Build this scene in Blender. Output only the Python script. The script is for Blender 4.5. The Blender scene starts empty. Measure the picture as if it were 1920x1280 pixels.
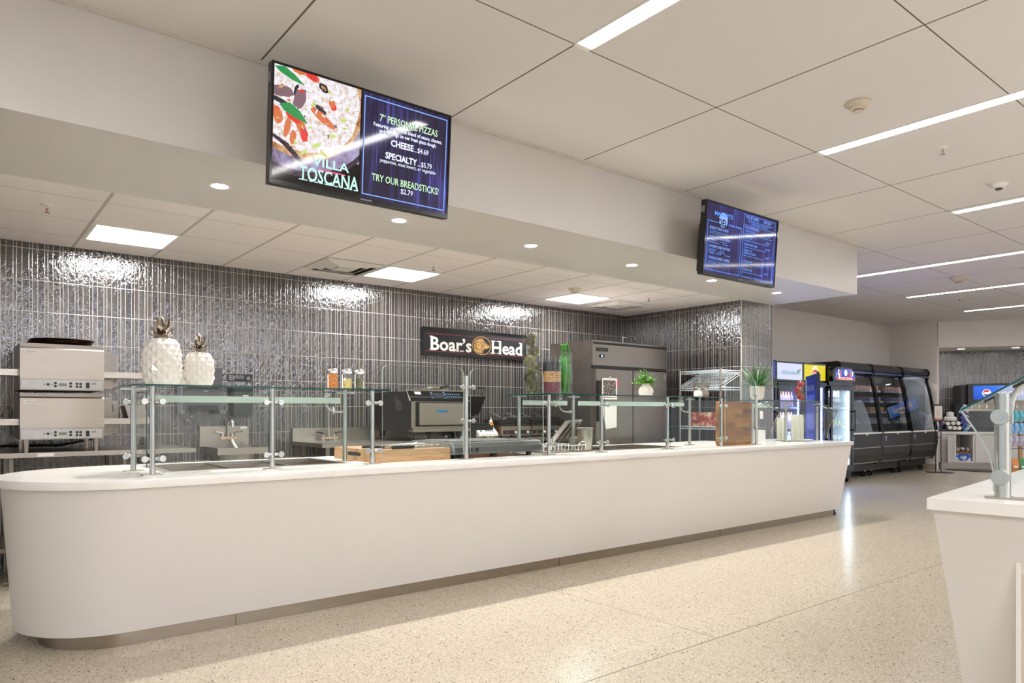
import bpy, bmesh, math, random
from mathutils import Vector, Matrix
random.seed(7)
C = bpy.context.scene.collection
scene = bpy.context.scene
PI = math.pi
# ---------------------------------------------------------------- camera, world, exposure
cam_d = bpy.data.cameras.new('camera'); cam = bpy.data.objects.new('camera', cam_d); C.objects.link(cam)
cam.location = (0, 0, 1.26); cam.rotation_euler = (PI/2, 0, -math.radians(38.58))
cam_d.sensor_width = 36; cam_d.lens = 24.80; cam_d.shift_y = 0.06875; cam_d.clip_start = .05; cam_d.clip_end = 80
scene.camera = cam
scene.view_settings.view_transform = 'Standard'; scene.view_settings.look = 'None'
scene.view_settings.gamma = 1; scene.view_settings.use_curve_mapping = False
scene.view_settings.exposure = 0.0
LIN = 26.5      # linear ceiling lights
PAN = 50.0      # kitchen panel lights
DOWN = 105.0     # recessed downlights (W)
world = bpy.data.worlds.new('world'); scene.world = world; world.use_nodes = True
world.node_tree.nodes['Background'].inputs[0].default_value = (.86, .92, 1, 1)
world.node_tree.nodes['Background'].inputs[1].default_value = 1.0

# ---------------------------------------------------------------- material helpers
def srgb(h):
    h = h.lstrip('#'); v = [int(h[i:i+2], 16)/255 for i in (0, 2, 4)]
    return tuple(((c/12.92) if c <= .04045 else ((c+.055)/1.055)**2.4) for c in v) + (1,)
class NT:
    def __init__(s, name):
        s.m = bpy.data.materials.new(name); s.m.use_nodes = True; s.t = s.m.node_tree; s.n = s.t.nodes
        s.p = s.n['Principled BSDF']; s.out = s.n['Material Output']
    def add(s, typ, **kw):
        x = s.n.new(typ)
        for k, v in kw.items(): setattr(x, k, v)
        return x
    def link(s, a, b): s.t.links.new(a, b)
    def math(s, op, a, b=None, c=None, clamp=False):
        x = s.add('ShaderNodeMath', operation=op); x.use_clamp = clamp
        for i, v in enumerate((a, b, c)):
            if v is None: continue
            if isinstance(v, (int, float)): x.inputs[i].default_value = v
            else: s.link(v, x.inputs[i])
        return x.outputs[0]
    def mix(s, f, a, b):
        x = s.add('ShaderNodeMix', data_type='RGBA')
        for i, v in ((0, f), (6, a), (7, b)):
            if isinstance(v, (int, float)): x.inputs[i].default_value = v
            elif isinstance(v, tuple): x.inputs[i].default_value = v
            else: s.link(v, x.inputs[i])
        return x.outputs[2]
    def obj(s):
        tc = s.add('ShaderNodeTexCoord'); sp = s.add('ShaderNodeSeparateXYZ'); s.link(tc.outputs['Object'], sp.inputs[0])
        return tc.outputs['Object'], sp.outputs
    def noise(s, vec, scale, detail=2, rough=.5, scl=None):
        if scl:
            mp = s.add('ShaderNodeMapping'); mp.inputs['Scale'].default_value = scl; s.link(vec, mp.inputs[0]); vec = mp.outputs[0]
        x = s.add('ShaderNodeTexNoise'); x.inputs['Scale'].default_value = scale; x.inputs['Detail'].default_value = detail
        x.inputs['Roughness'].default_value = rough; s.link(vec, x.inputs['Vector']); return x.outputs['Fac']
    def ramp(s, f, stops):
        x = s.add('ShaderNodeValToRGB'); s.link(f, x.inputs[0]); r = x.color_ramp
        while len(r.elements) < len(stops): r.elements.new(.5)
        for e, (p, c) in zip(r.elements, stops): e.position = p; e.color = c
        return x.outputs[0]
    def bump(s, h, strength, dist=.01):
        x = s.add('ShaderNodeBump'); x.inputs['Strength'].default_value = strength; x.inputs['Distance'].default_value = dist
        s.link(h, x.inputs['Height']); s.link(x.outputs[0], s.p.inputs['Normal']); return x
def mat(name, col, rough=.5, metal=0, var=.06, scale=14, emit=0, ecol=None, coat=0, spec=.5, scl=None, bump=0):
    t = NT(name); p = t.p
    c = srgb(col) if isinstance(col, str) else col
    o, _ = t.obj()
    f = t.noise(o, scale, 3, .5, scl)
    lo = tuple(max(0, x*(1-var)) for x in c[:3]) + (1,); hi = tuple(min(1, x*(1+var)) for x in c[:3]) + (1,)
    t.link(t.ramp(f, [(.3, lo), (.7, hi)]), p.inputs['Base Color'])
    p.inputs['Roughness'].default_value = rough; p.inputs['Metallic'].default_value = metal
    p.inputs['Coat Weight'].default_value = coat; p.inputs['Specular IOR Level'].default_value = spec
    if emit:
        p.inputs['Emission Color'].default_value = srgb(ecol) if ecol else c; p.inputs['Emission Strength'].default_value = emit
    if bump: t.bump(f, bump, .002)
    return t.m
def steel(name, col='#b9b2a8', rough=.32, scl=(2, 2, 60), var=.12):
    t = NT(name); o, _ = t.obj(); f = t.noise(o, 3, 3, .6, scl)
    c = srgb(col); lo = tuple(x*(1-var) for x in c[:3]) + (1,); hi = tuple(min(1, x*(1+var)) for x in c[:3]) + (1,)
    t.link(t.ramp(f, [(.3, lo), (.7, hi)]), t.p.inputs['Base Color'])
    t.p.inputs['Metallic'].default_value = 1; t.p.inputs['Roughness'].default_value = rough
    t.bump(f, .04, .002); return t.m
def glass(name, tint=(.93, .965, .95, 1), refl=1.0, rough=0.0):
    t = NT(name); t.n.remove(t.p)
    tr = t.add('ShaderNodeBsdfTransparent'); tr.inputs[0].default_value = tint
    gl = t.add('ShaderNodeBsdfGlossy'); gl.inputs['Roughness'].default_value = rough; gl.inputs[0].default_value = (1, 1, 1, 1)
    fr = t.add('ShaderNodeFresnel'); fr.inputs[0].default_value = 1.45
    geo = t.add('ShaderNodeNewGeometry'); inv = t.math('SUBTRACT', 1, geo.outputs['Backfacing'])
    f = t.math('MULTIPLY', t.math('MULTIPLY', fr.outputs[0], inv), refl, clamp=True)
    mx = t.add('ShaderNodeMixShader'); t.link(f, mx.inputs[0]); t.link(tr.outputs[0], mx.inputs[1]); t.link(gl.outputs[0], mx.inputs[2])
    t.link(mx.outputs[0], t.out.inputs[0]); return t.m
def glow(name, col, s):
    t = NT(name); p = t.p; o, _ = t.obj(); f = t.noise(o, 2, 1)
    c = srgb(col); p.inputs['Base Color'].default_value = (.02, .02, .02, 1)
    t.link(t.ramp(f, [(0, tuple(x*.97 for x in c[:3]) + (1,)), (1, c)]), p.inputs['Emission Color'])
    p.inputs['Emission Strength'].default_value = s; p.inputs['Roughness'].default_value = .3; return t.m

def tile_mat():
    t = NT('ceramic_stack_tile'); o, s = t.obj(); u, v = s[0], s[2]
    P = .1068
    q = t.math('DIVIDE', u, P); cell = t.math('FLOOR', q); m = t.math('MULTIPLY', t.math('SUBTRACT', q, cell), P)
    a = t.math('GREATER_THAN', m, .0360); b = t.math('GREATER_THAN', m, .0842)
    idx = t.math('ADD', t.math('MULTIPLY', cell, 3), t.math('ADD', a, b))
    r = t.math('DIVIDE', t.math('SUBTRACT', v, .037), .256); row = t.math('FLOOR', r); vm = t.math('MULTIPLY', t.math('SUBTRACT', r, row), .256)
    # distance to nearest joint
    def absd(x, c): return t.math('ABSOLUTE', t.math('SUBTRACT', x, c))
    du = t.math('MINIMUM', t.math('MINIMUM', absd(m, .0360), absd(m, .0842)), t.math('MINIMUM', m, absd(m, P)))
    dv = t.math('MINIMUM', vm, absd(vm, .256)); d = t.math('MINIMUM', du, dv)
    grout = t.math('LESS_THAN', d, .0020)
    cx = t.add('ShaderNodeCombineXYZ'); t.link(idx, cx.inputs[0]); t.link(row, cx.inputs[1])
    wn = t.add('ShaderNodeTexWhiteNoise', noise_dimensions='3D'); t.link(cx.outputs[0], wn.inputs['Vector'])
    tone = t.ramp(wn.outputs['Value'], [(0, srgb('#353236')), (.3, srgb('#3c393a')), (.6, srgb('#45403c')), (.85, srgb('#4d453e')), (1, srgb('#4c4a4c'))])
    cloud = t.noise(o, 18, 4, .6)
    tone = t.mix(t.math('MULTIPLY', cloud, .5), tone, srgb('#37332f'))
    t.link(t.mix(grout, tone, srgb('#aba39a')), t.p.inputs['Base Color'])
    # wavy hand made glaze, different on every tile
    off = t.add('ShaderNodeVectorMath', operation='MULTIPLY_ADD'); t.link(wn.outputs['Color'], off.inputs[0]); off.inputs[1].default_value = (9, 9, 9); t.link(o, off.inputs[2])
    w1 = t.noise(off.outputs[0], 26, 2, .5, (1.6, 1, .9)); w2 = t.noise(off.outputs[0], 90, 2, .5)
    edge = t.math('MINIMUM', t.math('MULTIPLY', d, 260), 1)
    h = t.math('ADD', t.math('MULTIPLY', w1, 1.0), t.math('ADD', t.math('MULTIPLY', w2, .16), t.math('MULTIPLY', edge, .22)))
    bm_ = t.bump(h, 1.0, .0042); t.link(bm_.outputs[0], t.p.inputs['Coat Normal'])
    t.link(t.math('MULTIPLY_ADD', grout, .55, .07), t.p.inputs['Roughness'])
    t.p.inputs['Specular IOR Level'].default_value = .9
    t.link(t.math('SUBTRACT', 1, grout), t.p.inputs['Coat Weight']); t.p.inputs['Coat Roughness'].default_value = .05
    return t.m
def terrazzo():
    t = NT('terrazzo'); o, s = t.obj()
    base = t.mix(t.noise(o, 1.2, 2), srgb('#beb4a3'), srgb('#c6bdae'))
    for sc, th, col, dim in ((300, .42, '#b3a58c', 1), (240, .34, '#dcd2bf', 2), (180, .10, '#917f66', 1)):
        vo = t.add('ShaderNodeTexVoronoi'); vo.inputs['Scale'].default_value = sc; t.link(o, vo.inputs['Vector'])
        sp = t.add('ShaderNodeSeparateColor'); t.link(vo.outputs['Color'], sp.inputs[0])
        base = t.mix(t.math('MULTIPLY', t.math('LESS_THAN', sp.outputs[dim-1], th), .8), base, srgb(col))
    vo = t.add('ShaderNodeTexVoronoi'); vo.inputs['Scale'].default_value = 55; t.link(o, vo.inputs['Vector'])
    sp = t.add('ShaderNodeSeparateColor'); t.link(vo.outputs['Color'], sp.inputs[0])
    chip = t.math('MULTIPLY', t.math('LESS_THAN', sp.outputs[0], .07), t.math('LESS_THAN', vo.outputs['Distance'], .28))
    base = t.mix(chip, base, srgb('#4c443c'))
    t.link(base, t.p.inputs['Base Color']); t.p.inputs['Roughness'].default_value = .22; t.p.inputs['Specular IOR Level'].default_value = .35
    return t.m
def grid_ceiling(name, px, py, ox, oy, wx, wy, col, joint, rough=.9):
    t = NT(name); o, s = t.obj()
    def ln(a, p, off, w):
        q = t.math('DIVIDE', t.math('SUBTRACT', a, off), p); fr = t.math('FRACT', t.math('ADD', q, 100.5))
        return t.math('LESS_THAN', t.math('ABSOLUTE', t.math('SUBTRACT', fr, .5)), w/p/2)
    g = t.math('MAXIMUM', ln(s[0], px, ox, wx), ln(s[1], py, oy, wy))
    n = t.noise(o, 60, 4, .7); c = srgb(col)
    bc = t.ramp(n, [(.3, tuple(x*.97 for x in c[:3]) + (1,)), (.7, c)])
    t.link(t.mix(g, bc, srgb(joint)), t.p.inputs['Base Color']); t.p.inputs['Roughness'].default_value = rough
    t.p.inputs['Specular IOR Level'].default_value = .2
    return t.m
def wood(name, a, b, scl=(6, 40, 40), rough=.45, scale=1.5, c=None):
    t = NT(name); o, _ = t.obj(); f = t.noise(o, scale, 5, .6, scl)
    st = [(.32, srgb(a)), (.68, srgb(b))]
    if c: st = [(.3, srgb(a)), (.5, srgb(b)), (.7, srgb(c))]
    t.link(t.ramp(f, st), t.p.inputs['Base Color']); t.p.inputs['Roughness'].default_value = rough; return t.m
def butcher(name):
    t = NT(name); o, s = t.obj()
    row = t.math('FLOOR', t.math('DIVIDE', s[2], .047)); sh = t.math('MULTIPLY', row, .137)
    col = t.math('FLOOR', t.math('DIVIDE', t.math('ADD', s[0], sh), .27))
    cx = t.add('ShaderNodeCombineXYZ'); t.link(col, cx.inputs[0]); t.link(row, cx.inputs[1])
    wn = t.add('ShaderNodeTexWhiteNoise'); t.link(cx.outputs[0], wn.inputs['Vector'])
    a = t.ramp(wn.outputs['Value'], [(0, srgb('#8a5420')), (.4, srgb('#a3682c')), (.8, srgb('#b98140')), (1, srgb('#6e421c'))])
    f = t.noise(o, 2, 5, .7, (8, 30, 60)); a = t.mix(t.math('MULTIPLY', f, .55), a, srgb('#6a4320'))
    t.link(a, t.p.inputs['Base Color']); t.p.inputs['Roughness'].default_value = .35; return t.m
def streaks(name, lo, mid, hi, s, emit=1.0):
    t = NT(name); o, _ = t.obj()
    f = t.noise(o, 1, 5, .75, (55, 1, 2.2)); g = t.noise(o, 1, 2, .5, (2.6, 1, 1.4))
    q = t.math('ADD', t.math('MULTIPLY', f, .6), t.math('MULTIPLY', g, .5))
    c = t.ramp(q, [(.42, srgb(lo)), (.56, srgb(mid)), (.74, srgb(hi))])
    t.link(c, t.p.inputs['Emission Color']); t.p.inputs['Emission Strength'].default_value = emit
    t.p.inputs['Base Color'].default_value = (.01, .01, .01, 1); t.p.inputs['Roughness'].default_value = .06; return t.m
def speckle(name, a, b, c, scale=60, emit=0, rough=.5):
    t = NT(name); o, _ = t.obj(); f = t.noise(o, scale, 3, .7)
    cc = t.ramp(f, [(.36, srgb(a)), (.5, srgb(b)), (.64, srgb(c))])
    t.link(cc, t.p.inputs['Base Color' if not emit else 'Emission Color'])
    if emit: t.p.inputs['Emission Strength'].default_value = emit; t.p.inputs['Base Color'].default_value = (.01, .01, .01, 1); rough = .06
    t.p.inputs['Roughness'].default_value = rough; return t.m
def dots(name, col, s, pitch=.035):
    t = NT(name); o, sp = t.obj()
    fr = t.math('FRACT', t.math('DIVIDE', sp[2], pitch)); on = t.math('LESS_THAN', t.math('ABSOLUTE', t.math('SUBTRACT', fr, .5)), .28)
    t.p.inputs['Emission Color'].default_value = srgb(col); t.link(t.math('MULTIPLY_ADD', on, s, s*.12), t.p.inputs['Emission Strength']); return t.m

M = {}
M['tile'] = tile_mat(); M['floor'] = terrazzo()
M['ceil'] = grid_ceiling('plain_ceiling_panel', 1.2525, 1.243, 1.361, 2.735, .011, .008, '#ddd8d6', '#6f675f')
M['kceil'] = grid_ceiling('acoustic_tile', .6085, .6085, .813, 5.34, .022, .009, '#ebe4e0', '#b9b3ad')
M['paint'] = mat('cream_paint', '#cbc5bf', .75, var=.015, scale=3)
M['soffit'] = mat('satin_soffit_paint', '#d5d1cd', .38, var=.015, scale=2)
M['wallgrey'] = mat('warm_grey_paint', '#e2dbd6', .8, var=.02, scale=3)
M['solid'] = mat('white_solid_surface', '#eeeae4', .22, var=.02, scale=5)
M['laminate'] = mat('ivory_laminate', '#ddd7d1', .42, var=.01, scale=3)
M['kick'] = steel('brushed_kick_metal', '#a09484', .38)
M['steel'] = steel('brushed_steel', '#b5aca1', .30)
M['steel2'] = steel('dull_steel', '#8f877e', .36)
M['dsteel'] = steel('dark_steel', '#9a928c', .36, (60, 2, 2))
M['ovensteel'] = steel('oven_steel', '#ada398', .36, (2, 2, 80), .06)
M['wire'] = mat('white_wire', '#c9d4da', .4)
M['vent'] = mat('vent_enamel', '#d8d3cb', .5, var=.02)
M['post'] = mat('satin_aluminium', '#c3c5c0', .28, 1, .04)
M['chrome'] = mat('chrome', '#e6e6e6', .08, 1, .02)
M['white'] = mat('white_plastic', '#ece8e2', .4, var=.02)
M['offwhite'] = mat('beige_plastic', '#cfc2ae', .45, var=.02)
M['black'] = mat('black_plastic', '#141416', .35, var=.1)
M['gloss'] = mat('gloss_black', '#0c0c0f', .12, var=.1)
M['char'] = mat('charcoal_metal', '#2f2c2b', .42, .2, var=.08)
M['dgrey'] = mat('grey_enamel', '#4b4a4a', .4, var=.08)
M['mgrey'] = mat('mid_grey_plastic', '#7d7f82', .45, var=.05)
M['glass'] = glass('clear_glass'); M['gedge'] = mat('green_glass_edge', '#0f4a46', .15, var=.2)
M['glass2'] = glass('vase_glass', (.95, .97, .96, 1), 2.2)
M['smoke'] = glass('display_glass', (.80, .82, .84, 1), 1.3)
M['frost'] = mat('frosted_strip', '#c6d2ca', .6, var=.02)
M['linear'] = glow('linear_diffuser', '#fcfaf7', LIN); M['panel'] = glow('panel_diffuser', '#fbfcff', PAN); M['lens'] = glow('downlight_lens', '#fffdf8', 20)
M['screenbg'] = streaks('screen_wood', '#0b0612', '#2b2350', '#6c68d8', 1, .85)
M['screenbg2'] = streaks('screen_wood_blue', '#0d0716', '#292470', '#5f78ee', 1, .9)
M['pizza'] = speckle('pizza_cheese', '#d9bfa8', '#f2ecf2', '#ffffff', 40, 1.0)
M['crust'] = speckle('pizza_crust', '#9a5d2c', '#d9a56c', '#e8caa8', 20, .9)
M['plate'] = speckle('pizza_board', '#6f5668', '#a397bd', '#b8b0dc', 9, .9)
M['dkcloth'] = speckle('dark_cloth', '#150f1c', '#3c2c3c', '#6b4c56', 90, .8)
for n, c, s in (('tred', '#e62a1c', 1), ('tor', '#e0743a', .95), ('tgreen', '#1f9a4c', .9), ('tdk', '#101426', .8), ('tmush', '#8c6a76', .85),
                ('tlime', '#cfe07a', .95), ('txt', '#e6ecff', 1.2), ('txg', '#c4f0bc', 1.15), ('txb', '#7fa8ff', 1.1), ('txb2', '#5b9cff', 1.0), ('tlog', '#bfeee2', 1.1), ('tpink', '#ff4f8c', 1)):
    M[n] = glow('screen_' + n, c, s)

# ---------------------------------------------------------------- mesh helpers
class MB:
    def __init__(s): s.b = bmesh.new(); s.k = 0
    def _slot(s, n0, slot):
        s.b.faces.ensure_lookup_table()
        for f in s.b.faces[n0:]: f.material_index = slot
    def box(s, x0, x1, y0, y1, z0, z1, slot=0):
        n = len(s.b.faces); v = [s.b.verts.new(p) for p in ((x0,y0,z0),(x1,y0,z0),(x1,y1,z0),(x0,y1,z0),(x0,y0,z1),(x1,y0,z1),(x1,y1,z1),(x0,y1,z1))]
        for q in ((3,2,1,0),(4,5,6,7),(0,1,5,4),(1,2,6,5),(2,3,7,6),(3,0,4,7)): s.b.faces.new([v[i] for i in q])
        s._slot(n, slot); return s
    def pane(s, x0, x1, y0, y1, z0, z1):     # glass sheet: two large faces slot 0, rim slot 1
        s.box(x0, x1, y0, y1, z0, z1); d = (x1-x0, y1-y0, z1-z0); k = d.index(min(d))
        s.b.faces.ensure_lookup_table(); s.b.normal_update()
        for f in s.b.faces[-6:]: f.material_index = 0 if abs(f.normal[k]) > .5 else 1
        return s
    def hexa(s, pts, slot=0):
        n = len(s.b.faces); v = [s.b.verts.new(p) for p in pts]
        for q in ((3,2,1,0),(4,5,6,7),(0,1,5,4),(1,2,6,5),(2,3,7,6),(3,0,4,7)): s.b.faces.new([v[i] for i in q])
        s._slot(n, slot); return s
    def cyl(s, p0, p1, r, r1=None, seg=12, slot=0, cap=True):
        p0, p1 = Vector(p0), Vector(p1); r1 = r if r1 is None else r1; n = len(s.b.faces)
        d = (p1-p0).normalized(); a = d.orthogonal().normalized(); b = d.cross(a)
        A = [s.b.verts.new(p0 + (a*math.cos(t)+b*math.sin(t))*r) for t in [2*PI*i/seg for i in range(seg)]]
        B = [s.b.verts.new(p1 + (a*math.cos(t)+b*math.sin(t))*r1) for t in [2*PI*i/seg for i in range(seg)]]
        for i in range(seg): s.b.faces.new((A[i], A[(i+1)%seg], B[(i+1)%seg], B[i]))
        if cap: s.b.faces.new(A[::-1]); s.b.faces.new(B)
        s._slot(n, slot); return s
    def tube(s, pts, r, seg=8, slot=0):
        n = len(s.b.faces); pts = [Vector(p) for p in pts]; prev = None; up = None
        for i, p in enumerate(pts):
            d = (pts[min(i+1, len(pts)-1)]-pts[max(i-1, 0)]).normalized()
            if up is None: up = d.orthogonal().normalized()
            up = (up - d*up.dot(d)).normalized(); b = d.cross(up)
            ring = [s.b.verts.new(p+(up*math.cos(t)+b*math.sin(t))*r) for t in [2*PI*k/seg for k in range(seg)]]
            if prev:
                for k in range(seg): s.b.faces.new((prev[k], prev[(k+1)%seg], ring[(k+1)%seg], ring[k]))
            else: s.b.faces.new(ring[::-1])
            prev = ring
        s.b.faces.new(prev); s._slot(n, slot); return s
    def lathe(s, prof, c=(0,0,0), seg=24, slot=0, axis='z', cap=True):
        n = len(s.b.faces); c = Vector(c); prev = None; first = None
        for r, z in prof:
            ring = []
            for k in range(seg):
                t = 2*PI*k/seg
                v = Vector((r*math.cos(t), r*math.sin(t), z)) if axis == 'z' else (Vector((r*math.cos(t), z, r*math.sin(t))) if axis == 'y' else Vector((z, r*math.cos(t), r*math.sin(t))))
                ring.append(s.b.verts.new(c+v))
            if prev:
                for k in range(seg): s.b.faces.new((prev[k], prev[(k+1)%seg], ring[(k+1)%seg], ring[k]))
            else: first = ring
            prev = ring
        if cap: s.b.faces.new(first[::-1]); s.b.faces.new(prev)
        s._slot(n, slot); return s
    def prism(s, pts, a0, a1, axis='x', slot=0):   # polygon in the other two axes, extruded along axis
        n = len(s.b.faces)
        def P(a, p): return {'x': (a, p[0], p[1]), 'y': (p[0], a, p[1]), 'z': (p[0], p[1], a)}[axis]
        A = [s.b.verts.new(P(a0, p)) for p in pts]; B = [s.b.verts.new(P(a1, p)) for p in pts]; L = len(pts)
        s.b.faces.new(A[::-1]); s.b.faces.new(B)
        for i in range(L): s.b.faces.new((A[i], A[(i+1)%L], B[(i+1)%L], B[i]))
        s._slot(n, slot); return s
    def strip(s, pts, th, a0, a1, axis='x', slot=0, sub=0):   # ribbon of thickness th following a 2D path
        if sub:
            P = [pts[0]]+list(pts)+[pts[-1]]; out = []
            for k in range(1, len(P)-2):
                for q in range(sub):
                    u = q/sub; out.append(tuple(.5*(2*P[k][c]+(P[k+1][c]-P[k-1][c])*u+(2*P[k-1][c]-5*P[k][c]+4*P[k+1][c]-P[k+2][c])*u*u+(3*P[k][c]-P[k-1][c]-3*P[k+1][c]+P[k+2][c])*u**3) for c in (0, 1)))
            pts = out+[pts[-1]]
        L = []; R = []; n = len(s.b.faces)
        for i, p in enumerate(pts):
            q0 = pts[max(i-1, 0)]; q1 = pts[min(i+1, len(pts)-1)]; dx, dy = q1[0]-q0[0], q1[1]-q0[1]; l = math.hypot(dx, dy) or 1
            L.append((p[0]-dy/l*th/2, p[1]+dx/l*th/2)); R.append((p[0]+dy/l*th/2, p[1]-dx/l*th/2))
        f = {'x': lambda a, p: (a, p[0], p[1]), 'y': lambda a, p: (p[0], a, p[1]), 'z': lambda a, p: (p[0], p[1], a)}[axis]
        V4 = [[s.b.verts.new(f(a, p)) for p in S_] for S_ in (L, R) for a in (a0, a1)]   # L0 L1 R0 R1
        for i in range(len(pts)-1):
            for A, B in ((0, 1), (1, 3), (3, 2), (2, 0)): s.b.faces.new((V4[A][i], V4[B][i], V4[B][i+1], V4[A][i+1]))
        for i in (0, -1): s.b.faces.new([V4[k][i] for k in (0, 1, 3, 2)])
        s._slot(n, slot); return s
    def ball(s, c, r, seg=12, sq=(1,1,1), slot=0):
        n = len(s.b.faces); bmesh.ops.create_uvsphere(s.b, u_segments=seg, v_segments=max(6, seg//2+2), radius=r, matrix=Matrix.Translation(c) @ Matrix.Diagonal((*sq, 1)))
        s._slot(n, slot); return s
    def poly(s, pts, slot=0):
        n = len(s.b.faces); s.b.faces.new([s.b.verts.new(p) for p in pts]); s._slot(n, slot); return s
    def blade(s, p0, d, L, w, droop=0, n=4, slot=0, fold=.25):   # pointed leaf
        p = Vector(p0); d = Vector(d).normalized(); side = d.cross(Vector((0,0,1)));
        side = side.normalized() if side.length > .01 else Vector((1,0,0)); prev = None; nf = len(s.b.faces)
        for i in range(n+1):
            t = i/n; ww = w*(math.sin(PI*min(1, .18+t*.82))**.8)*(1 if i < n else 0) / 2
            nrm = side.cross(d)
            cur = [s.b.verts.new(p-side*ww+nrm*ww*fold), s.b.verts.new(p), s.b.verts.new(p+side*ww+nrm*ww*fold)] if i < n else [s.b.verts.new(p)]
            if prev:
                if len(cur) == 3:
                    s.b.faces.new((prev[0], prev[1], cur[1], cur[0])); s.b.faces.new((prev[1], prev[2], cur[2], cur[1]))
                else: s.b.faces.new((prev[0], prev[1], cur[0])); s.b.faces.new((prev[1], prev[2], cur[0]))
            prev = cur; p = p + d*(L/n); d = (d + Vector((0,0,-droop/n))).normalized()
        s._slot(nf, slot); return s
    def build(s, name, m, parent=None, bevel=0, smooth=False, world=False, org=None):
        mats = m if isinstance(m, (list, tuple)) else [m]
        if bevel:
            es = [e for e in s.b.edges if len(e.link_faces) == 2 and e.calc_face_angle(0) > .6]
            bmesh.ops.bevel(s.b, geom=es, offset=bevel, segments=2, affect='EDGES', clamp_overlap=True, profile=.6)
        bmesh.ops.recalc_face_normals(s.b, faces=s.b.faces) if not smooth == 'leaf' else None
        me = bpy.data.meshes.new(name)
        if world and parent is not None: s.b.transform(parent.matrix_basis.inverted())
        loc = Vector((0,0,0))
        if parent is None:
            if org is None:
                xs = [v.co for v in s.b.verts]; lo = [min(c[i] for c in xs) for i in range(3)]; hi = [max(c[i] for c in xs) for i in range(3)]
                loc = Vector(((lo[0]+hi[0])/2, (lo[1]+hi[1])/2, lo[2]))
            else: loc = Vector(org)
            s.b.transform(Matrix.Translation(-loc))
        s.b.to_mesh(me); s.b.free()
        o = bpy.data.objects.new(name, me); C.objects.link(o); o.location = loc
        for x in mats: me.materials.append(M[x] if isinstance(x, str) else x)
        if smooth:
            for p in me.polygons: p.use_smooth = True
            if smooth == 'auto' or smooth is True:
                try: me.set_sharp_from_angle(angle=math.radians(40))
                except Exception: pass
        if parent is not None: o.parent = parent
        return o
def tag(o, label=None, cat=None, group=None, kind=None):
    if label: o['label'] = label
    if cat: o['category'] = cat
    if group: o['group'] = group
    if kind: o['kind'] = kind
    return o
def thing(name, label, cat, loc=(0,0,0), rz=0, group=None, rx=0):
    o = bpy.data.objects.new(name, None); C.objects.link(o); o.empty_display_size = .1
    o.location = loc; o.rotation_euler = (rx, 0, rz)
    o.matrix_basis = Matrix.Translation(loc) @ Matrix.Rotation(rz, 4, 'Z') @ Matrix.Rotation(rx, 4, 'X')
    return tag(o, label, cat, group)
def dup(root, loc, rz=None, label=None, group=None, scale=None):
    kids = {}
    for x in list(C.objects):
        if x.parent: kids.setdefault(x.parent.name, []).append(x)
    def rec(o, par):
        c = o.copy(); C.objects.link(c); c.parent = par
        for ch in kids.get(o.name, []): rec(ch, c)
        return c
    r = rec(root, None); r.location = loc
    if rz is not None: r.rotation_euler = (0, 0, rz)
    if scale: r.scale = scale
    if label: r['label'] = label
    if group: r['group'] = group
    return r
def struct(o): o['kind'] = 'structure'; return o
def text(s, parent, m, x0, x1, z, h, y=0, bold=0, name='lettering', ext=.0006, keep=False):
    cu = bpy.data.curves.new('t', 'FONT'); cu.body = s; cu.size = 1; cu.offset = bold; cu.extrude = 0; cu.resolution_u = 2
    ob = bpy.data.objects.new('t', cu); C.objects.link(ob); dg = bpy.context.evaluated_depsgraph_get()
    me = bpy.data.meshes.new_from_object(ob.evaluated_get(dg)); bpy.data.objects.remove(ob)
    xs = [v.co.x for v in me.vertices]; ys = [v.co.y for v in me.vertices]; lx, hx = min(xs), max(xs); ly, hy = 0, .729
    sx = (x1-x0)/(hx-lx); sy = h/(hy-ly)
    for v in me.vertices: v.co = Vector((x0+(v.co.x-lx)*sx, y, z+v.co.y*sy))
    me.name = name; o = bpy.data.objects.new(name, me); C.objects.link(o); me.materials.append(M[m]); o.parent = parent
    return o
def clip(poly, x0, x1, z0, z1):
    def cut(p, f, inter):
        out = []
        for i in range(len(p)):
            a, b = p[i-1], p[i]
            if f(b):
                if not f(a): out.append(inter(a, b))
                out.append(b)
            elif f(a): out.append(inter(a, b))
        return out
    def ix(c): return lambda a, b: (c, a[1]+(b[1]-a[1])*(c-a[0])/(b[0]-a[0]))
    def iz(c): return lambda a, b: (a[0]+(b[0]-a[0])*(c-a[1])/(b[1]-a[1]), c)
    for f, g in ((lambda p: p[0] >= x0, ix(x0)), (lambda p: p[0] <= x1, ix(x1)), (lambda p: p[1] >= z0, iz(z0)), (lambda p: p[1] <= z1, iz(z1))):
        if poly: poly = cut(poly, f, g)
    return poly
def ell(cx, cz, rx, rz, rot=0, n=28, jit=0):
    out = []
    for k in range(n):
        t = 2*PI*k/n; j = 1+random.uniform(-jit, jit); x, z = rx*math.cos(t)*j, rz*math.sin(t)*j
        out.append((cx+x*math.cos(rot)-z*math.sin(rot), cz+x*math.sin(rot)+z*math.cos(rot)))
    return out
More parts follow.
